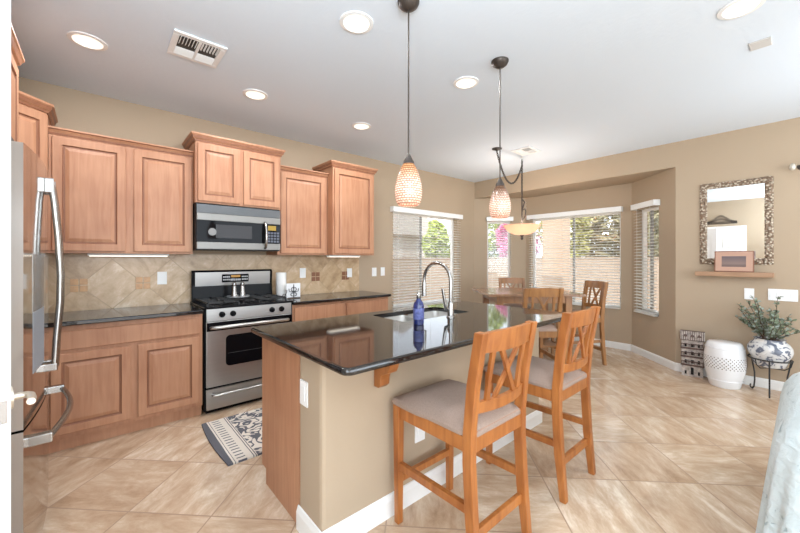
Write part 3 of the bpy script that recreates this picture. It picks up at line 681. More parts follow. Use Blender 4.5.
# ------------------------------------------------------------------ rug
def rug_mat():
    m, t, p = M_('patterned_mat'); p.inputs['Roughness'].default_value = 1
    tc = t.nodes.new('ShaderNodeTexCoord'); sp = t.nodes.new('ShaderNodeSeparateXYZ'); t.links.new(tc.outputs['Object'], sp.inputs[0])
    x = sp.outputs[0]; y = sp.outputs[1]
    v = t.nodes.new('ShaderNodeTexNoise'); v.inputs['Scale'].default_value = 7; v.inputs['Detail'].default_value = .6; v.inputs['Distortion'].default_value = 2.6; t.links.new(tc.outputs['Object'], v.inputs[0])
    flor = mth(t, 'GREATER_THAN', mth(t, 'ABSOLUTE', mth(t, 'SUBTRACT', v.outputs[0], .5)), .075)
    bars = mth(t, 'LESS_THAN', mth(t, 'FRACT', mth(t, 'MULTIPLY', y, 24)), .3)
    zig = mth(t, 'MULTIPLY', bars, mth(t, 'LESS_THAN', mth(t, 'PINGPONG', mth(t, 'ADD', x, .0), .045), .028))
    def band(a, b): return mth(t, 'MULTIPLY', mth(t, 'GREATER_THAN', x, a), mth(t, 'LESS_THAN', x, b))
    inflor = mth(t, 'GREATER_THAN', x, .185)
    f = mth(t, 'ADD', mth(t, 'MULTIPLY', inflor, mth(t, 'SUBTRACT', 1, flor)), mth(t, 'MULTIPLY', band(.055, .15), zig))
    f = mth(t, 'ADD', f, band(-.1, .03)); f = mth(t, 'ADD', f, band(.042, .046)); f = mth(t, 'ADD', f, band(.158, .164)); f = mth(t, 'ADD', f, band(.174, .18))
    f = mth(t, 'ADD', f, band(.48, .487))
    f = mth(t, 'MINIMUM', f, 1)
    mx = t.nodes.new('ShaderNodeMix'); mx.data_type = 'RGBA'; t.links.new(f, mx.inputs[0]); mx.inputs[6].default_value = srgb(222, 214, 202); mx.inputs[7].default_value = srgb(98, 98, 104)
    t.links.new(mx.outputs[2], p.inputs['Base Color']); return m
b = B(); N, K = 40, 30
gv = [[b.v((.645+.9*i/N-.02*math.sin(j/K*3), 2.43+.74*j/K, .012+.0015*math.sin(i*1.1)*math.sin(j*.7))) for j in range(K+1)] for i in range(N+1)]
gb = [[b.v((.645+.9*i/N-.02*math.sin(j/K*3), 2.43+.74*j/K, .0005)) for j in range(K+1)] for i in range(N+1)]
for i in range(N):
    for j in range(K):
        b.face([gv[i][j], gv[i+1][j], gv[i+1][j+1], gv[i][j+1]]); b.face([gb[i][j], gb[i][j+1], gb[i+1][j+1], gb[i+1][j]])
for i in range(N): b.face([gb[i][0], gb[i+1][0], gv[i+1][0], gv[i][0]]); b.face([gb[i+1][K], gb[i][K], gv[i][K], gv[i+1][K]])
for j in range(K): b.face([gb[0][j+1], gb[0][j], gv[0][j], gv[0][j+1]]); b.face([gb[N][j], gb[N][j+1], gv[N][j+1], gv[N][j]])
tag(obj('kitchen_rug', b, rug_mat(), None, 50, loc=(.645, 2.8, 0)), 'grey and white patterned kitchen mat between range and island', 'rug')

# ------------------------------------------------------------------ stools and chairs
def make_chair(name, label, cat, WD, grp, W=.196):
    t = thing(name, label, cat, (0, 0, 0), 0, grp)
    S = .60; cw = (W+.025)/.238
    # rear posts: curved
    fr = [(-.262, 0), (-.236, .25), (-.222, .50), (-.224, .62), (-.243, .82), (-.283, 1.045)]
    for s in (-1, 1):
        x0, x1 = (s*W-.019, s*W+.019)
        poly = [(y+.023, z) for y, z in fr]; poly += [(y-.023, z) for y, z in reversed(fr)]
        poly[0] = (fr[0][0]+.017, 0); poly[-1] = (fr[0][0]-.017, 0)
        obj('rear_leg', B().prism(poly, 'x', x0, x1), WD, t, 0, .004)
        b = B(); yy = .225
        A = [b.v((s*W+a*.016, yy+c*.016, 0)) for a, c in ((-1, -1), (1, -1), (1, 1), (-1, 1))]
        Q = [b.v((s*W+a*.021, yy+c*.021, S)) for a, c in ((-1, -1), (1, -1), (1, 1), (-1, 1))]
        b.face(A[::-1]); b.face(Q)
        for k in range(4): b.face([A[k], A[(k+1) % 4], Q[(k+1) % 4], Q[k]])
        obj('front_leg', b, WD, t, 0, .004)
        obj('apron', sbox(s*W-.011, -.2, .538, s*W+.011, .205, S, .002), WD, t)
        obj('stretcher', B().box(-.013, -.225, -.018, .013, .22, .018, .003, R=Matrix.Translation((s*W, 0, .30)) @ Matrix.Rotation(math.radians(-1), 4, 'X')), WD, t)
    obj('apron', sbox(-W+.02, .212, .538, W-.02, .236, S, .002), WD, t)
    obj('apron', sbox(-W+.02, -.240, .538, W-.02, -.214, .625, .002), WD, t)
    obj('stretcher', sbox(-W+.015, .212, .205, W-.015, .235, .240, .003), WD, t)
    obj('stretcher', sbox(-W+.015, -.243, .172, W-.015, -.221, .215, .003), WD, t)
    # seat: upholstered cushion
    b = bmesh.new(); bmesh.ops.create_cube(b, size=1); bmesh.ops.subdivide_edges(b, edges=b.edges[:], cuts=7, use_grid_fill=True)
    for q in b.verts:
        x, y, z = q.co*2
        top = z > .2
        k = (1-abs(x)**4)*(1-abs(y)**4)
        zz = .602+(z+1)/2*.03 + (.034*k**.45 if top else 0)
        wx = cw*(.238 if y > 0 else .226)*(1-.03*abs(y)**6); q.co = Vector((x*wx*(1-.04*max(0, z)), -.0+y*.243*(1-.03*max(0, z)) + (.012 if y > 0 else 0)*1, zz))
        if q.co.y < -.2: q.co.x *= .82   # notch between the posts
    obj('seat', b, FAB, t, 60)
    # back rails and slats
    def by(z):
        for (y0, z0), (y1, z1) in zip(fr, fr[1:]):
            if z0 <= z <= z1: return y0+(y1-y0)*(z-z0)/(z1-z0)
        return fr[-1][0]
    def rail(z0, z1, bow, th=.011, crest=0):
        b = B(); n = 12; R = []
        for k in range(n+1):
            u = -1+2*k/n; x = u*(W-.017); o = bow*(1-u*u); c = crest*(1-abs(u)**3)
            R.append([b.v((x, by(z)-o+d, z+(c if z == z1 else 0))) for z, d in ((z0, th), (z1, th), (z1, -th), (z0, -th))])
        for A, Q in zip(R, R[1:]):
            for i in range(4): b.face([A[i], A[(i+1) % 4], Q[(i+1) % 4], Q[i]])
        b.face(R[0]); b.face(R[-1][::-1]); return b
    obj('top_rail', rail(.957, 1.040, .030, crest=.008), WD, t, 40)
    obj('lower_rail', rail(.700, .748, .030), WD, t, 40)
    def slat(xa, xb, wd, off=0):
        b = B(); n = 5; R = []
        for k in range(n+1):
            z = .735+(.968-.735)*k/n; x = xa+(xb-xa)*k/n; y = by(z)-.026*(1-(x/W)**2)+off; wz = wd*(1-.25*math.sin(PI*k/n)) if xa == xb else wd
            R.append([b.v((x-wz, y+.007, z)), b.v((x+wz, y+.007, z)), b.v((x+wz, y-.007, z)), b.v((x-wz, y-.007, z))])
        for A, Q in zip(R, R[1:]):
            for i in range(4): b.face([A[i], A[(i+1) % 4], Q[(i+1) % 4], Q[i]])
        b.face(R[0]); b.face(R[-1][::-1]); return b
    obj('slat', slat(-W*.6, -W*.6, .015), WD, t); obj('slat', slat(W*.6, W*.6, .015), WD, t)
    obj('cross_slat', slat(-W*.38, W*.38, .013, .004), WD, t); obj('cross_slat', slat(W*.38, -W*.38, .013, -.004), WD, t)
    return t
st = make_chair('bar_stool', 'honey oak counter stool with taupe seat, the nearer one at the island', 'stool', OAK, 'counter stools at the island')
st2 = dup(st, (2.145, 1.125, 0), 0, 'honey oak counter stool with taupe seat, the farther one at the island')
st.location = (1.36, 1.125, 0)
ch = make_chair('dining_chair', 'brown cross-back dining chair in front of the table, just past the island', 'chair', DIMWOOD, 'cross-back chairs at the dining table', .178)
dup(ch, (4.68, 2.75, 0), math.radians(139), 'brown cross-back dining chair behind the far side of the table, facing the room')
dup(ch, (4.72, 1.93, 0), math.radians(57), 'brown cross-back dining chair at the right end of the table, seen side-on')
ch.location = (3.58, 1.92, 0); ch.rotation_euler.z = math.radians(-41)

# dining table
TA = math.radians(-41)
t = thing('dining_table', 'counter-height brown wooden dining table in the bay', 'table', (4.25, 2.41, 0))
b = B()
hx, hy = .575, .48
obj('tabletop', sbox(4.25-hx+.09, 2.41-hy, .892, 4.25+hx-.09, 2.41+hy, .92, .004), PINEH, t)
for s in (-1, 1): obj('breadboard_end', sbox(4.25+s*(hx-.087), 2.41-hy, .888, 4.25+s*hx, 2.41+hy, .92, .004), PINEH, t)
for s in (-1, 1):
    obj('apron', sbox(4.25-hx+.14, 2.41+s*(hy-.12)-.012, .80, 4.25+hx-.14, 2.41+s*(hy-.12)+.012, .89), DIMWOOD, t)
    obj('apron', sbox(4.25+s*(hx-.14)-.012, 2.41-hy+.12, .80, 4.25+s*(hx-.14)+.012, 2.41+hy-.12, .89), DIMWOOD, t)
    for r in (-1, 1): obj('leg', sbox(4.25+s*(hx-.16)-.04, 2.41+r*(hy-.14)-.04, 0, 4.25+s*(hx-.16)+.04, 2.41+r*(hy-.14)+.04, .885, .006), DIMWOOD, t)
    obj('stretcher', sbox(4.25+s*(hx-.16)-.02, 2.41-hy+.18, .16, 4.25+s*(hx-.16)+.02, 2.41+hy-.18, .22, .004), DIMWOOD, t)
obj('shelf', sbox(4.25-hx+.18, 2.41-.2, .22, 4.25+hx-.18, 2.41+.2, .245, .004), DIMWOOD, t)
t.rotation_euler.z = TA

# ------------------------------------------------------------------ ceiling fittings
def can(x, y, label):
    t = thing('recessed_light', label, 'light', (x, y, CH-.004), 0, 'recessed ceiling lights')
    obj('trim_ring', B().lathe([(.100, 0), (.099, -.006), (.078, -.009), (.076, -.004), (.100, 0)], (x, y, CH), 36, cap=False), WHITE, t, 40)
    obj('diffuser', B().lathe([(.0765, -.0045), (.04, -.0035), (.005, -.003)], (x, y, CH), 36), LAMPE, t, 40)
    l = bpy.data.lights.new('can_or_fill_lamp', 'AREA'); l.shape = 'DISK'; l.size = .14; l.energy = LAMP_W; l.color = (.96, .97, 1)
    o = bpy.data.objects.new('can_or_fill_lamp', l); C.objects.link(o); o.location = (x, y, CH-.012); o.parent = None
for x, y, l in ((-.038, 3.013, 'recessed ceiling light at the far left, above the refrigerator corner'), (1.166, 1.734, 'largest-looking recessed ceiling light, left of the nearer pendant'),
                (1.027, 3.058, 'recessed ceiling light above the range, second from the left'), (2.219, 1.754, 'recessed ceiling light just left of the farther pendant rod'),
                (2.114, 3.051, 'recessed ceiling light above the tall end cabinet, left of the nearer pendant cord'), (2.707, .225, 'recessed ceiling light at the upper right edge')):
    can(x, y, l)
for x, y in ((.3, -1.2), (2.7, -1.6), (4.6, -1.6)):  # extra lamps added out of view behind the camera, without fixtures
    l = bpy.data.lights.new('can_or_fill_lamp', 'AREA'); l.shape = 'DISK'; l.size = .14; l.energy = LAMP_W; l.color = (.96, .97, 1)
    o = bpy.data.objects.new('can_or_fill_lamp', l); C.objects.link(o); o.location = (x, y, CH-.012)
VD = mat('vent_dark', srgb(70, 66, 60), .8)
def vent(x0, y0, x1, y1, label, split):
    t = thing('ceiling_vent', label, 'vent', ((x0+x1)/2, (y0+y1)/2, CH-.01), 0, 'ceiling air vents')
    f = .035; z1, z0 = CH-.001, CH-.013
    obj('frame', B().box(x0, y0, z0, x1, y0+f, z1).box(x0, y1-f, z0, x1, y1, z1).box(x0, y0+f, z0, x0+f, y1-f, z1).box(x1-f, y0+f, z0, x1, y1-f, z1), WHITE, t, 0, .003)
    obj('duct_opening', sbox(x0+f, y0+f, CH-.003, x1-f, y1-f, CH-.001), VD, t)
    ym = (y0+y1)/2; xm = (x0+x1)/2
    obj('divider', sbox(xm-.008, y0+f, z0, xm+.008, y1-f, z1-.003), WHITE, t)
    def lou(px, py, lx, ly, tilt, ax, n, step, d):
        b = B()
        for k in range(n):
            q = (k-(n-1)/2)*step
            R = Matrix.Translation((px+(q if d == 'x' else 0), py+(q if d == 'y' else 0), CH-.011)) @ Matrix.Rotation(tilt, 4, ax)
            b.box(-lx/2, -ly/2, -.001, lx/2, ly/2, .001, R=R)
        return b
    L = (x1-x0)/2-f-.008
    for s in (-1, 1):
        cx = xm+s*(L/2+.008)
        obj('louver', lou(cx, y0+f+.05,   .010, .09, .9*s, 'Y', 6, L/6, 'x'), WHITE, t)
        obj('louver', lou(cx, y1-f-.05, L, .013, -.6, 'X', 4, .022, 'y'), WHITE, t)
vent(.36, 2.50, .66, 2.81, 'white air vent near the left recessed light, above the range', 1)
vent(4.05, 2.22, 4.35, 2.48, 'smaller-looking white air vent behind the farther pendant rod', 1)
tag(obj('ceiling_cover_plate', sbox(3.20, .13, CH-.008, 3.32, .23, CH-.001, .003), mat('light_grey_plate', srgb(205, 202, 198), .6), None, loc=(3.26, .18, CH)), 'small blank rectangular plate on the ceiling near the right edge', 'plate')

# pendants
GL1 = shade_mat('amber_shade', srgb(184, 134, 90), srgb(246, 214, 196), srgb(236, 186, 162), -.28, 0, .75)
GL2 = shade_mat('smoky_amber_shade', srgb(110, 84, 64), srgb(244, 216, 200), srgb(236, 184, 162), -.28, 0, .75)
def pendant(x, y, label, gm, ztop=1.875):
    t = thing('pendant_light', label, 'lamp', (x, y, CH), 0, 'glass pendants over the island')
    obj('canopy', B().lathe([(.060, 0), (.059, -.008), (.050, -.026), (.030, -.042), (.010, -.050)], (x, y, CH-.001), 28), BRONZE, t, 40)
    obj('rod', B().cyl((x, y, CH-.05), (x, y, ztop+.03), .0045, n=10), BRONZE, t)
    obj('socket_cap', B().lathe([(.006, .035), (.010, .03), (.020, .01), (.030, -.008), (.032, -.022)], (x, y, ztop), 24), BRONZE, t, 40)
    g = B().lathe([(.030, -.018), (.045, -.045), (.060, -.085), (.070, -.125), (.0745, -.16), (.073, -.195), (.066, -.225), (.058, -.242), (.054, -.243), (.062, -.224), (.069, -.195), (.0705, -.16), (.066, -.125), (.056, -.085), (.041, -.045), (.026, -.018)], (x, y, ztop), 36, cap=False)
    bmesh.ops.translate(g.bm, verts=g.bm.verts, vec=(0, 0, 0))
    o = obj('glass_shade', g, gm, t, 60)
    # give the shade its own origin at the cap so its pattern is centred on it
    off = Vector((0, 0, ztop-CH)); o.data.transform(Matrix.Translation(-off)); o.location = off
    bl = obj('bulb', B().lathe([(.004, -.09), (.018, -.10), (.028, -.13), (.026, -.155), (.012, -.17), (.003, -.172)], (x, y, ztop), 20), mat('bulb_glow', (1, .9, .75, 1), .4, emit=4, ecol=(1, .86, .68, 1)), t, 60)
pendant(1.283, 1.405, 'nearer glass pendant hanging over the island, amber throughout', GL1)
pendant(2.159, 1.405, 'farther glass pendant over the island, brown at its top', GL2)

# chandelier
cx, cy = 4.42, 2.53
t = thing('chandelier', 'bowl chandelier with alabaster glass and swagged chain over the dining table', 'lamp', (cx, cy, CH))
obj('canopy', B().lathe([(.062, 0), (.06, -.008), (.03, -.014), (.012, -.03)], (3.844, 2.546, CH-.001), 24), BRONZE, t, 40)
obj('ceiling_hook', B().lathe([(.02, 0), (.018, -.006), (.006, -.012)], (cx, cy, CH-.001), 16).cyl((cx, cy, CH-.01), (cx, cy, CH-.06), .004, n=8), WHITE, t)
def chain(P, r=.004, step=.024):
    b = B(); L = [(Vector(q)-Vector(p)).length for p, q in zip(P, P[1:])]; tot = sum(L); n = int(tot/step)
    def at(s):
        for (p, q), l in zip(zip(P, P[1:]), L):
            if s <= l: return Vector(p).lerp(Vector(q), s/l), (Vector(q)-Vector(p)).normalized()
            s -= l
        return Vector(P[-1]), (Vector(P[-1])-Vector(P[-2])).normalized()
    for i in range(n):
        c, d = at((i+.5)*tot/n); u = Vector((0, 0, 1)) if abs(d.z) < .9 else Vector((1, 0, 0)); x = d.cross(u).normalized(); y = x.cross(d)
        sd = x if i % 2 else y
        b.tube([c+d*.017*math.cos(a*PI/4)+sd*.010*math.sin(a*PI/4) for a in range(8)], r, 5, closed=True)
    return b
h0 = Vector((3.844, 2.546, 2.70)); h1 = Vector((cx, cy, 2.62))
P = []
for k in range(17):
    u = k/16; p = h0.lerp(h1, u); p.z -= 1.28*u*(1-u)*(1.0); P.append(p)
obj('swag_chain', chain([tuple(p) for p in P], .005), BRONZE, t)
obj('drop_chain', chain([(cx, cy, 2.70), (cx, cy, 2.17)], .005), BRONZE, t)
obj('stem', B().cyl((cx, cy, 2.16), (cx, cy, 1.72), .009, n=12).tube([(cx+.005, cy, 2.16), (cx+.03, cy-.02, 2.12), (cx+.012, cy-.01, 2.05), (cx-.0, cy, 1.98)], .009, 8).tube([(cx+.0, cy, 1.86), (cx+.03, cy-.028, 1.92), (cx+.04, cy-.034, 1.99), (cx+.03, cy-.025, 2.03), (cx+.015, cy-.012, 2.01)], .008, 8), BRONZE, t, 50)
bowlm = mat('alabaster_glass', srgb(226, 178, 140), .25, emit=.28, ecol=(1, .66, .46, 1), noise_amt=.12, nscale=5)
translucent(bowlm, .4, (1, .76, .62, 1))
obj('glass_bowl', B().lathe([(.02, 1.665), (.10, 1.675), (.18, 1.715), (.235, 1.775), (.25, 1.80), (.243, 1.80), (.228, 1.78), (.175, 1.722), (.10, 1.684), (.02, 1.674)], (cx, cy, 0), 40, cap=False), bowlm, t, 60)
obj('finial', B().lathe([(.006, 1.60), (.016, 1.61), (.02, 1.625), (.012, 1.64), (.028, 1.655), (.026, 1.667)], (cx, cy, 0), 20), BRONZE, t, 50)
obj('bulb', B().lathe([(.02, 1.72), (.035, 1.74), (.03, 1.77), (.012, 1.79)], (cx, cy, 0), 16), mat('bowl_bulb', (1, .9, .75, 1), .4, emit=5, ecol=(1, .85, .65, 1)), t, 60)

l = bpy.data.lights.new('bowl_lamp', 'POINT'); l.energy = 30; l.shadow_soft_size = .06; l.color = (1, .95, .88)
o = bpy.data.objects.new('bowl_lamp', l); C.objects.link(o); o.location = (cx, cy, 1.80)
# ------------------------------------------------------------------ mirror wall things
def carve_mat():
    m, t, p = M_('carved_silver'); p.inputs['Roughness'].default_value = .4; p.inputs['Metallic'].default_value = .35
    tc = t.nodes.new('ShaderNodeTexCoord'); v = t.nodes.new('ShaderNodeTexVoronoi'); v.inputs['Scale'].default_value = 42; t.links.new(tc.outputs['Object'], v.inputs[0])
    r = t.nodes.new('ShaderNodeValToRGB'); r.color_ramp.elements[0].color = srgb(216, 202, 182); r.color_ramp.elements[1].color = srgb(140, 118, 98); r.color_ramp.elements[0].position = .25; r.color_ramp.elements[1].position = .55
    t.links.new(v.outputs['Distance'], r.inputs[0]); t.links.new(r.outputs[0], p.inputs['Base Color'])
    bp = t.nodes.new('ShaderNodeBump'); bp.invert = True; bp.inputs['Distance'].default_value = .02; t.links.new(v.outputs['Distance'], bp.inputs['Height']); t.links.new(bp.outputs[0], p.inputs['Normal']); return m
t = thing('wall_mirror', 'tall mirror in an ornate carved silver frame above the shelf', 'mirror', (XM, .485, 1.735))
y0, y1, z0, z1 = .195, .775, 1.28, 2.19; fw = .065
b = B(); nU = 0
def strip(ya, yb, za, zb):
    ny = max(3, int((yb-ya)/.011)); nz = max(3, int((zb-za)/.011))
    g = [[None]*(nz+1) for _ in range(ny+1)]
    for i in range(ny+1):
        for j in range(nz+1):
            y = ya+(yb-ya)*i/ny; z = za+(zb-za)*j/nz
            e = min(i, ny-i, j, nz-j)
            h = .012+.014*abs(noise.noise((y*38, z*38, 3)))*2 if e > 0 else .006
            g[i][j] = b.v((XM-.004-h, y, z))
    for i in range(ny):
        for j in range(nz): b.face([g[i][j], g[i+1][j], g[i+1][j+1], g[i][j+1]])
strip(y0, y1, z0, z0+fw); strip(y0, y1, z1-fw, z1); strip(y0, y0+fw, z0+fw, z1-fw); strip(y1-fw, y1, z0+fw, z1-fw)
b.box(XM-.012, y0, z0, XM-.002, y1, z0+fw).box(XM-.012, y0, z1-fw, XM-.002, y1, z1).box(XM-.012, y0, z0+fw, XM-.002, y0+fw, z1-fw).box(XM-.012, y1-fw, z0+fw, XM-.002, y1, z1-fw)
obj('carved_frame', b, carve_mat(), t, 40)
obj('mirror_glass', sbox(XM-.010, y0+fw-.003, z0+fw-.003, XM-.004, y1-fw+.003, z1-fw+.003), mat('mirror_silver', (.93, .94, .94, 1), .01, 1), t)
tag(obj('wall_shelf', sbox(XM-.13, .19, 1.150, XM-.001, .80, 1.198, .003), SHELFW, None, loc=(XM, .49, 1.17)), 'narrow pale wooden ledge shelf under the mirror', 'shelf')
t = thing('picture_frame', 'small framed dark landscape picture standing on the ledge shelf', 'picture', (XM-.08, .485, 1.199))
Rp = Matrix.Translation((XM-.095, .485, 1.199)) @ Matrix.Rotation(math.radians(6), 4, 'Y')
obj('frame', B(Rp).box(-.008, -.155, 0, .010, .155, .225, .003), CABD, t)
obj('mat_board', B(Rp).box(-.0095, -.145, .009, -.008, .145, .216), mat('blush_mat', srgb(188, 150, 130), .8), t)
def photo():
    m, tt, p = M_('dusk_print'); tc = tt.nodes.new('ShaderNodeTexCoord'); sp = tt.nodes.new('ShaderNodeSeparateXYZ'); tt.links.new(tc.outputs['Object'], sp.inputs[0])
    r = tt.nodes.new('ShaderNodeValToRGB'); cr = r.color_ramp; cr.elements.new(.5)
    for e, q, c in zip(cr.elements, (0, .4, 1), (srgb(70, 58, 56), srgb(130, 108, 100), srgb(92, 80, 84))): e.position = q; e.color = c
    mr = tt.nodes.new('ShaderNodeMapRange'); mr.inputs[1].default_value = .04; mr.inputs[2].default_value = .17; tt.links.new(sp.outputs[2], mr.inputs[0]); tt.links.new(mr.outputs[0], r.inputs[0]); tt.links.new(r.outputs[0], p.inputs['Base Color']); return m
obj('print', B(Rp).box(-.0105, -.095, .055, -.0095, .095, .168), photo(), t)

t = thing('curtain_rod', 'dark curtain rod end with glass finial at the right edge', 'curtain rod', (XM-.09, .0, 2.24))
obj('rod', B().cyl((XM-.09, .035, 2.24), (XM-.09, -1.6, 2.24), .012, n=12), BRONZE, t)
obj('finial', B().lathe([(.006, -.035), (.02, -.025), (.028, 0), (.02, .025), (.008, .035)], (XM-.09, .065, 2.24), 20, sx=1, sy=1), mat('clear_finial', srgb(200, 192, 178), .1, .3), t, 60)
obj('bracket', B().cyl((XM-.001, .01, 2.24), (XM-.09, .01, 2.24), .008, n=8).cyl((XM-.002, .01, 2.24), (XM-.008, .01, 2.24), .025, n=16), BRONZE, t)

# house figurine
def carved(name, c, dk, sc):
    return mat(name, c, .8, noise_amt=.5, nscale=sc, bump=.5, bscale=40)
t = thing('house_ornament', 'tall narrow weathered model townhouse on the floor by the wall', 'ornament', (5.16, .83, 0))
HB = mat('weathered_plaster', srgb(196, 184, 174), .9, noise_amt=.45, nscale=28); HDk = mat('dark_brown_trim', srgb(104, 84, 76), .8, noise_amt=.4, nscale=40)
MH = frame(5.165, .83, math.radians(90+8)) @ Matrix.Scale(1.07, 4, (0, 0, 1))  # local y points from the wall outwards after the turn
def hb(b, x0, y0, z0, x1, y1, z1): return b.box(x0, y0, z0, x1, y1, z1, .001)
w_ = .095
obj('facade', B(MH).box(-w_, -.045, 0, w_, .05, .40, .002), HB, t)
b = B(MH)
for z in (.125, .215, .305, .395): hb(b, -w_-.008, -.055, z-.012, w_+.008, .064, z+.004)
for z in (.10, .195, .285):
    for k in range(9): hb(b, -w_+.004+k*.023, .052, z+.035, -w_+.009+k*.023, .066, z+.06)
    hb(b, -w_, .052, z+.058, w_, .068, z+.064)
obj('ledge', b, HDk, t)
OB = mat('opening_black', (.01, .008, .008, 1), .9)
for z in (.022, .14, .23, .315):
    for k in (-1, 0, 1):
        hw = .013 if k == 0 else .009
        obj('window_opening' if (z > .03 or k) else 'doorway', hb(B(MH), k*.058-hw, .049, z, k*.058+hw, .054, z+(.075 if z < .03 and k == 0 else .036)), OB, t)
obj('roof', B(MH).prism([(-.06, .39), (.075, .39), (.05, .475), (-.045, .475)], 'x', -w_-.014, w_+.014), HDk, t)
b = B(MH)
for k in range(14):
    x = -w_-.01+k*.0157; b.tube([(x, .078, .393), (x, .053, .478)], .005, 6)
obj('roof_tile', b, HB, t)
b = B(MH); 
for k in (-1, 0, 1): b.prism([(k*.06-.022, .40), (k*.06+.022, .40), (k*.06+.016, .44), (k*.06, .452), (k*.06-.016, .44)], 'y', .05, .073)
obj('dormer', b, HDk, t)

# garden stool
def gstool():
    m, t, p = M_('pierced_ceramic'); p.inputs['Base Color'].default_value = srgb(228, 229, 230); p.inputs['Roughness'].default_value = .12
    return m
gx, gy = 5.02, .542
t = thing('garden_stool', 'white glazed ceramic garden stool with a pierced lattice band', 'stool', (gx, gy, 0))
prof = [(.122, 0), (.128, .01), (.138, .06), (.162, .16), (.172, .25), (.170, .32), (.160, .39), (.148, .435), (.138, .456), (.12, .466), (.05, .470), (.005, .470)]
obj('body', B().lathe(prof, (gx, gy, 0), 56), CERAM, t, 50)
def pr(z):
    for (r0, a), (r1, c) in zip(prof, prof[1:]):
        if a <= z <= c: return r0+(r1-r0)*(z-a)/(c-a)
b = B()
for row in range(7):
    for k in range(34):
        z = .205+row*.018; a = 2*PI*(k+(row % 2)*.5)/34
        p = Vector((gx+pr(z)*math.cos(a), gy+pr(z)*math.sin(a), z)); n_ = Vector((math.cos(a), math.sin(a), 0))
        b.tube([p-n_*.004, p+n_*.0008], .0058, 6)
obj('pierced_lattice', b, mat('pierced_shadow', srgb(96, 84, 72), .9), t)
for z in (.075, .405):
    b = B().tube([(gx+(pr(z)+.001)*math.cos(a*PI/24), gy+(pr(z)+.001)*math.sin(a*PI/24), z) for a in range(48)], .005, 6, closed=True)
    obj('raised_band', b, CERAM, t, 60)

# plant stand + pot + plant
px, py = 5.03, .214
t = thing('plant_stand', 'black wrought iron tripod plant stand by the wall', 'stand', (px, py, 0))
b = B(); b.tube([(px+.153*math.cos(a*PI/16), py+.153*math.sin(a*PI/16), .355) for a in range(32)], .007, 8, closed=True)
obj('ring', b, IRON, t, 60)
for k, a in enumerate((math.radians(182), math.radians(55), math.radians(300))):
    c_, s_ = math.cos(a), math.sin(a)
    pp = [(.155, .355), (.16, .32), (.150, .26), (.135, .18), (.133, .10), (.14, .03), (.152, .008), (.170, .012), (.176, .03), (.17, .045)]
    obj('leg', B().tube([(px+r*c_, py+r*s_, z) for r, z in pp], .0065, 8), IRON, t, 60)
b = B(); 
for a in (0, PI/3*2, PI/3*4): b.tube([(px, py, .262), (px+.10*math.cos(a+.4), py+.10*math.sin(a+.4), .262), (px+.142*math.cos(a+.4), py+.142*math.sin(a+.4), .30), (px+.153*math.cos(a+.4), py+.153*math.sin(a+.4), .353)], .005, 6)
obj('basket_bar', b, IRON, t, 60)
def delft():
    m, t, p = M_('blue_white_porcelain'); p.inputs['Roughness'].default_value = .15
    tc = t.nodes.new('ShaderNodeTexCoord'); n = t.nodes.new('ShaderNodeTexNoise'); n.inputs['Scale'].default_value = 14; n.inputs['Detail'].default_value = 3; n.inputs['Distortion'].default_value = 1.5
    t.links.new(tc.outputs['Object'], n.inputs[0]); r = t.nodes.new('ShaderNodeValToRGB'); cr = r.color_ramp; cr.elements.new(.5); cr.elements.new(.5)
    for e, q, c in zip(cr.elements, (.3, .52, .57, .75), (srgb(222, 222, 218), srgb(206, 206, 206), srgb(112, 118, 132), srgb(76, 82, 98))): e.position = q; e.color = c
    t.links.new(n.outputs[0], r.inputs[0]); t.links.new(r.outputs[0], p.inputs['Base Color']); return m
t = thing('planter_pot', 'squat blue and white porcelain pot resting in the iron stand', 'pot', (px, py, .27))
obj('pot_body', B().lathe([(.08, .275), (.112, .285), (.125, .33), (.135, .365), (.154, .40), (.162, .435), (.157, .472), (.138, .505), (.115, .525), (.11, .545), (.118, .553), (.108, .553), (.10, .54), (.09, .52)], (px, py, 0), 44), delft(), t, 60)
obj('soil', B().lathe([(.098, .53), (.08, .54), (.01, .543)], (px, py, 0), 24), mat('potting_soil', srgb(60, 44, 34), 1), t)
LEAF = mat('sage_leaf', srgb(122, 134, 108), .6, noise_amt=.35, nscale=14); LEAF2 = mat('grey_green_leaf', srgb(156, 166, 154), .6, noise_amt=.3, nscale=14)
t = thing('potted_plant', 'leafy grey-green eucalyptus-like plant in the porcelain pot', 'plant', (px, py, .56))
stb = B(); lb = B(); lb2 = B()
def leaf(b, p, d, L, Wd):
    d = Vector(d).normalized(); sd = d.cross(Vector((random.uniform(-1, 1), random.uniform(-1, 1), random.uniform(-.3, 1)))).normalized(); up = sd.cross(d)*.12*L
    p = Vector(p); v = [b.v(p), b.v(p+d*L*.4+sd*Wd+up), b.v(p+d*L*.75+sd*Wd*.7+up*.6), b.v(p+d*L), b.v(p+d*L*.75-sd*Wd*.7+up*.6), b.v(p+d*L*.4-sd*Wd+up)]
    c0 = b.v(p+d*L*.55-up*.4)
    for i in range(6): b.face([v[i], v[(i+1) % 6], c0])
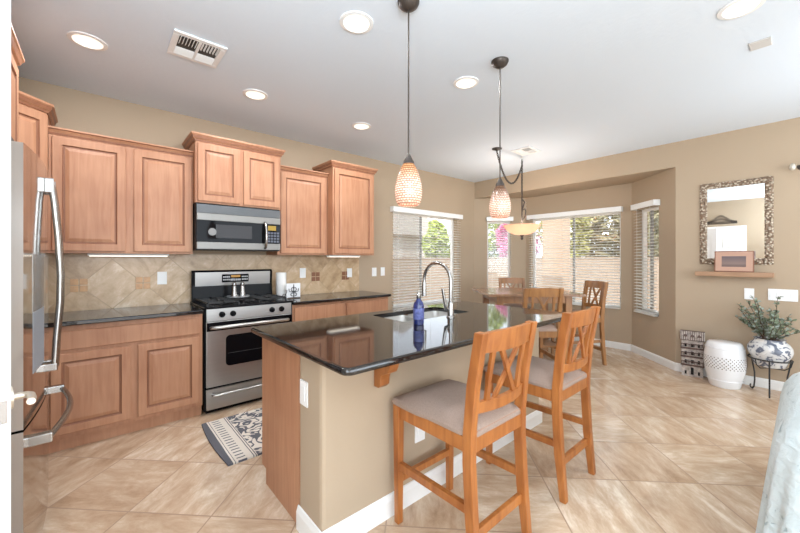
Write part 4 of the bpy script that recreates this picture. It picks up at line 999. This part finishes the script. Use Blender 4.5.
for k in range(34):
    a = random.uniform(0, 2*PI); sp_ = random.uniform(.1, 1); Ln = random.uniform(.16, .34) if k > 6 else random.uniform(.34, .46)
    p0 = Vector((px+.04*math.cos(a), py+.04*math.sin(a), .54)); 
    dx, dy = math.cos(a)*sp_*.24, math.sin(a)*sp_*.26
    if px+dx > XM-.06: dx = (XM-.06-px)
    pts = [p0]
    for i in range(1, 8):
        u = i/7; pts.append(p0+Vector((dx*u, dy*u, Ln*(u-.18*sp_*u*u)))+Vector((random.uniform(-1, 1), random.uniform(-1, 1), 0))*.006)
    stb.tube(pts, .0022, 5)
    for i in range(2, 8):
        for q in range(5):
            d = Vector((random.uniform(-1, 1), random.uniform(-1, 1), random.uniform(-.2, .9)))
            if pts[i].x > XM-.08: d.x = -abs(d.x)
            leaf(lb if random.random() < .55 else lb2, pts[i].lerp(pts[i-1], random.random()), d, random.uniform(.022, .042), random.uniform(.008, .014))
obj('stem', stb, mat('brown_stem', srgb(92, 70, 54), .8), t); obj('foliage', lb, LEAF, t); obj('foliage', lb2, LEAF2, t)

# quilt-draped sofa at the right edge
b = bmesh.new()
def drape():
    bb = B(); n = 64; rings = []
    x0, x1, yA, yB = 2.0, 3.15, .02, -1.0
    base = rr(x0, yB, x1, yA, .12, 15); cx = sum(p[0] for p in base)/len(base); cy = sum(p[1] for p in base)/len(base)
    for (z, off) in ((.03, .115), (.2, .10), (.4, .08), (.53, .066), (.61, .05), (.665, .02), (.70, -.02), (.722, -.09), (.728, -.30)):
        ring = []
        for k, p in enumerate(base):
            v = Vector((p[0]-cx, p[1]-cy)); sx = (abs(v.x)+off)/max(.001, abs(v.x)); sy = (abs(v.y)+off)/max(.001, abs(v.y))
            L = len(base); fold = .012*math.sin(k*2*PI*13/L)*(1-z/.75) if z < .7 else 0
            hw, hh = (x1-x0)/2, (yA-yB)/2
            nx = v.x*(hw+off+fold)/hw; ny = v.y*(hh+off+fold)/hh
            zz = z+.006*noise.noise((nx*6, ny*6, z*5))
            ring.append(bb.v((cx+nx, cy+ny, zz)))
        rings.append(ring)
    for A, Q in zip(rings, rings[1:]):
        for k in range(len(A)): bb.face([A[k], A[(k+1) % len(A)], Q[(k+1) % len(A)], Q[k]])
    bb.face(rings[0][::-1]); bb.face(rings[-1]); return bb
b.free()
t = thing('armchair', 'armchair covered by a pale mint white quilt, lower right edge', 'armchair', (2.6, -.5, 0))
def quiltmat():
    m, t_, p = M_('quilted_cotton'); p.inputs['Roughness'].default_value = .95
    tc = t_.nodes.new('ShaderNodeTexCoord'); mp = t_.nodes.new('ShaderNodeMapping'); mp.inputs['Rotation'].default_value = (.3, .9, .6); mp.inputs['Scale'].default_value = (2, 9, 9); t_.links.new(tc.outputs['Object'], mp.inputs[0])
    n = t_.nodes.new('ShaderNodeTexNoise'); n.inputs['Scale'].default_value = 3.2; n.inputs['Detail'].default_value = 4; n.inputs['Distortion'].default_value = 1; t_.links.new(mp.outputs[0], n.inputs[0])
    r = t_.nodes.new('ShaderNodeValToRGB'); cr = r.color_ramp; cr.elements.new(.5)
    for e, q, c in zip(cr.elements, (.30, .36, .7), (srgb(148, 162, 164), srgb(190, 200, 200), srgb(202, 211, 211))): e.position = q; e.color = c
    t_.links.new(n.outputs[0], r.inputs[0]); t_.links.new(r.outputs[0], p.inputs['Base Color'])
    bp = t_.nodes.new('ShaderNodeBump'); bp.inputs['Strength'].default_value = .5; bp.inputs['Distance'].default_value = .02; t_.links.new(n.outputs[0], bp.inputs['Height']); t_.links.new(bp.outputs[0], p.inputs['Normal']); return m
obj('quilt_cover', drape(), quiltmat(), t, 70)

# ------------------------------------------------------------------ outdoors
def blockm():
    m, t, p = M_('block_fence'); p.inputs['Roughness'].default_value = .95
    tc = t.nodes.new('ShaderNodeTexCoord'); mp = t.nodes.new('ShaderNodeMapping'); mp.inputs['Rotation'].default_value = (PI/2, 0, 0)
    sp = t.nodes.new('ShaderNodeSeparateXYZ'); t.links.new(tc.outputs['Object'], sp.inputs[0]); cb = t.nodes.new('ShaderNodeCombineXYZ')
    t.links.new(mth(t, 'ADD', sp.outputs[0], sp.outputs[1]), cb.inputs[0]); t.links.new(sp.outputs[2], cb.inputs[1])
    b = t.nodes.new('ShaderNodeTexBrick'); b.inputs['Scale'].default_value = 1; b.inputs['Brick Width'].default_value = .4; b.inputs['Row Height'].default_value = .2; b.inputs['Mortar Size'].default_value = .008
    b.inputs['Color1'].default_value = srgb(172, 156, 140); b.inputs['Color2'].default_value = srgb(166, 150, 134); b.inputs['Mortar'].default_value = srgb(150, 134, 118)
    t.links.new(cb.outputs[0], b.inputs[0]); t.links.new(b.outputs[0], p.inputs['Base Color']); return m
BLK = blockm()
struct('ground', sbox(-12, -20, -.35, 40, 30, -.25), mat('desert_gravel', srgb(206, 186, 160), .95, noise_amt=.2, nscale=3))
tag(obj('garden_fence', B().box(12.0, -14, -.25, 12.2, 12, 1.38).box(12.0-.02, -14, 1.34, 12.22, 12, 1.39), BLK, None, loc=(12, 0, -.25)), 'tan block garden wall seen through the bay windows', 'fence')
tag(obj('garden_fence', B().box(-6, 9.5, -.25, 11.97, 9.7, 1.38).box(-6, 9.48, 1.34, 11.97, 9.72, 1.39), BLK, None, loc=(3, 9.6, -.25)), 'tan block garden wall seen through the kitchen window beside the cabinets', 'fence')
STUC = mat('tan_stucco', srgb(196, 172, 150), .95, bump=.2)
tag(obj('patio_post', B().box(8.10, 3.62, -.25, 8.5, 4.10, 2.9).box(8.03, 3.55, -.25, 8.57, 4.17, 0), STUC, None, loc=(8.3, 3.86, -.25)), 'tan stucco patio post outside the middle bay window', 'post')
def leafcloud(c, R, n, sz):
    b = B(); 
    for _ in range(n):
        while True:
            q = Vector((random.uniform(-1, 1), random.uniform(-1, 1), random.uniform(-1, 1)))
            if q.length < 1: break
        q = q.normalized()*(q.length**.5)
        p = Vector((c[0]+q.x*R[0], c[1]+q.y*R[1], c[2]+q.z*R[2]))*1
        p += Vector((noise.noise(p*1.3), noise.noise(p*1.3+Vector((5, 0, 0))), noise.noise(p*1.3+Vector((0, 9, 0)))))*.5
        d = Vector((random.gauss(0, 1), random.gauss(0, 1), random.gauss(0, 1))).normalized(); s = d.orthogonal().normalized(); k = sz*random.uniform(.6, 1.3)
        b.face([b.v(p-d*k), b.v(p+s*k*.5), b.v(p+d*k), b.v(p-s*k*.5)])
    return b
def tree(name, label, cat, x, y, ground, top, rad, n, sz, m):
    t = thing(name, label, cat, (x, y, -.25))
    ph = (top-ground)
    obj('foliage', leafcloud((x, y, ground+ph/2), (rad, rad, ph/2), n, sz), m, t)
    obj('trunk', B().tube([(x, y, -.25), (x+.1, y, ground+.4), (x, y+.1, ground+ph*.5)], [.12, .09, .05], 8), mat('bark_'+name, srgb(110, 90, 72), .9), t)
def leafm(n, c): return mat(n, c, .6, noise_amt=.35, nscale=1.5)
LG = leafm('yellow_green_leaves', srgb(196, 192, 130)); DG = leafm('olive_leaves', srgb(176, 168, 132)); PK = leafm('magenta_bracts', srgb(228, 130, 176)); GG = leafm('green_leaves', srgb(178, 190, 104))
tree('olive_tree', 'grey-green tree behind the right half of the middle bay window', 'tree', 17.3, 5.2, .4, 5.4, 1.9, 10000, .13, DG)
tree('olive_tree', 'grey-green tree seen through the right slanted bay window', 'tree', 13.7, 2.3, .5, 4.6, 1.2, 6000, .12, DG)
tree('citrus_tree', 'yellow-green tree behind the left half of the middle bay window', 'tree', 13.5, 6.0, .5, 4.4, .9, 4500, .11, LG)
tree('bougainvillea', 'pink flowering bougainvillea above the garden wall, seen beside the chandelier bowl', 'shrub', 13.3, 7.85, .9, 3.3, .8, 3800, .09, PK)
tree('garden_tree', 'green tree over the garden wall in the narrow left bay window', 'tree', 14.8, 10.3, .6, 4.2, 1.3, 5500, .11, GG)
tree('citrus_tree', 'bright green tree outside the right half of the kitchen window', 'tree', 12.45, 11.6, .6, 3.3, .62, 3600, .10, GG)
tag(obj('neighbor_house', B().box(8.5, 14, -.25, 15.6, 19, 2.6).prism([(8.1, 2.6), (16.0, 2.6), (12.05, 4.4)], 'y', 13.6, 19.4), mat('house_stucco', srgb(205, 196, 188), .9), None, loc=(12, 16, 0)), 'greyish neighbouring house beyond the garden wall, seen through the kitchen window', 'house')
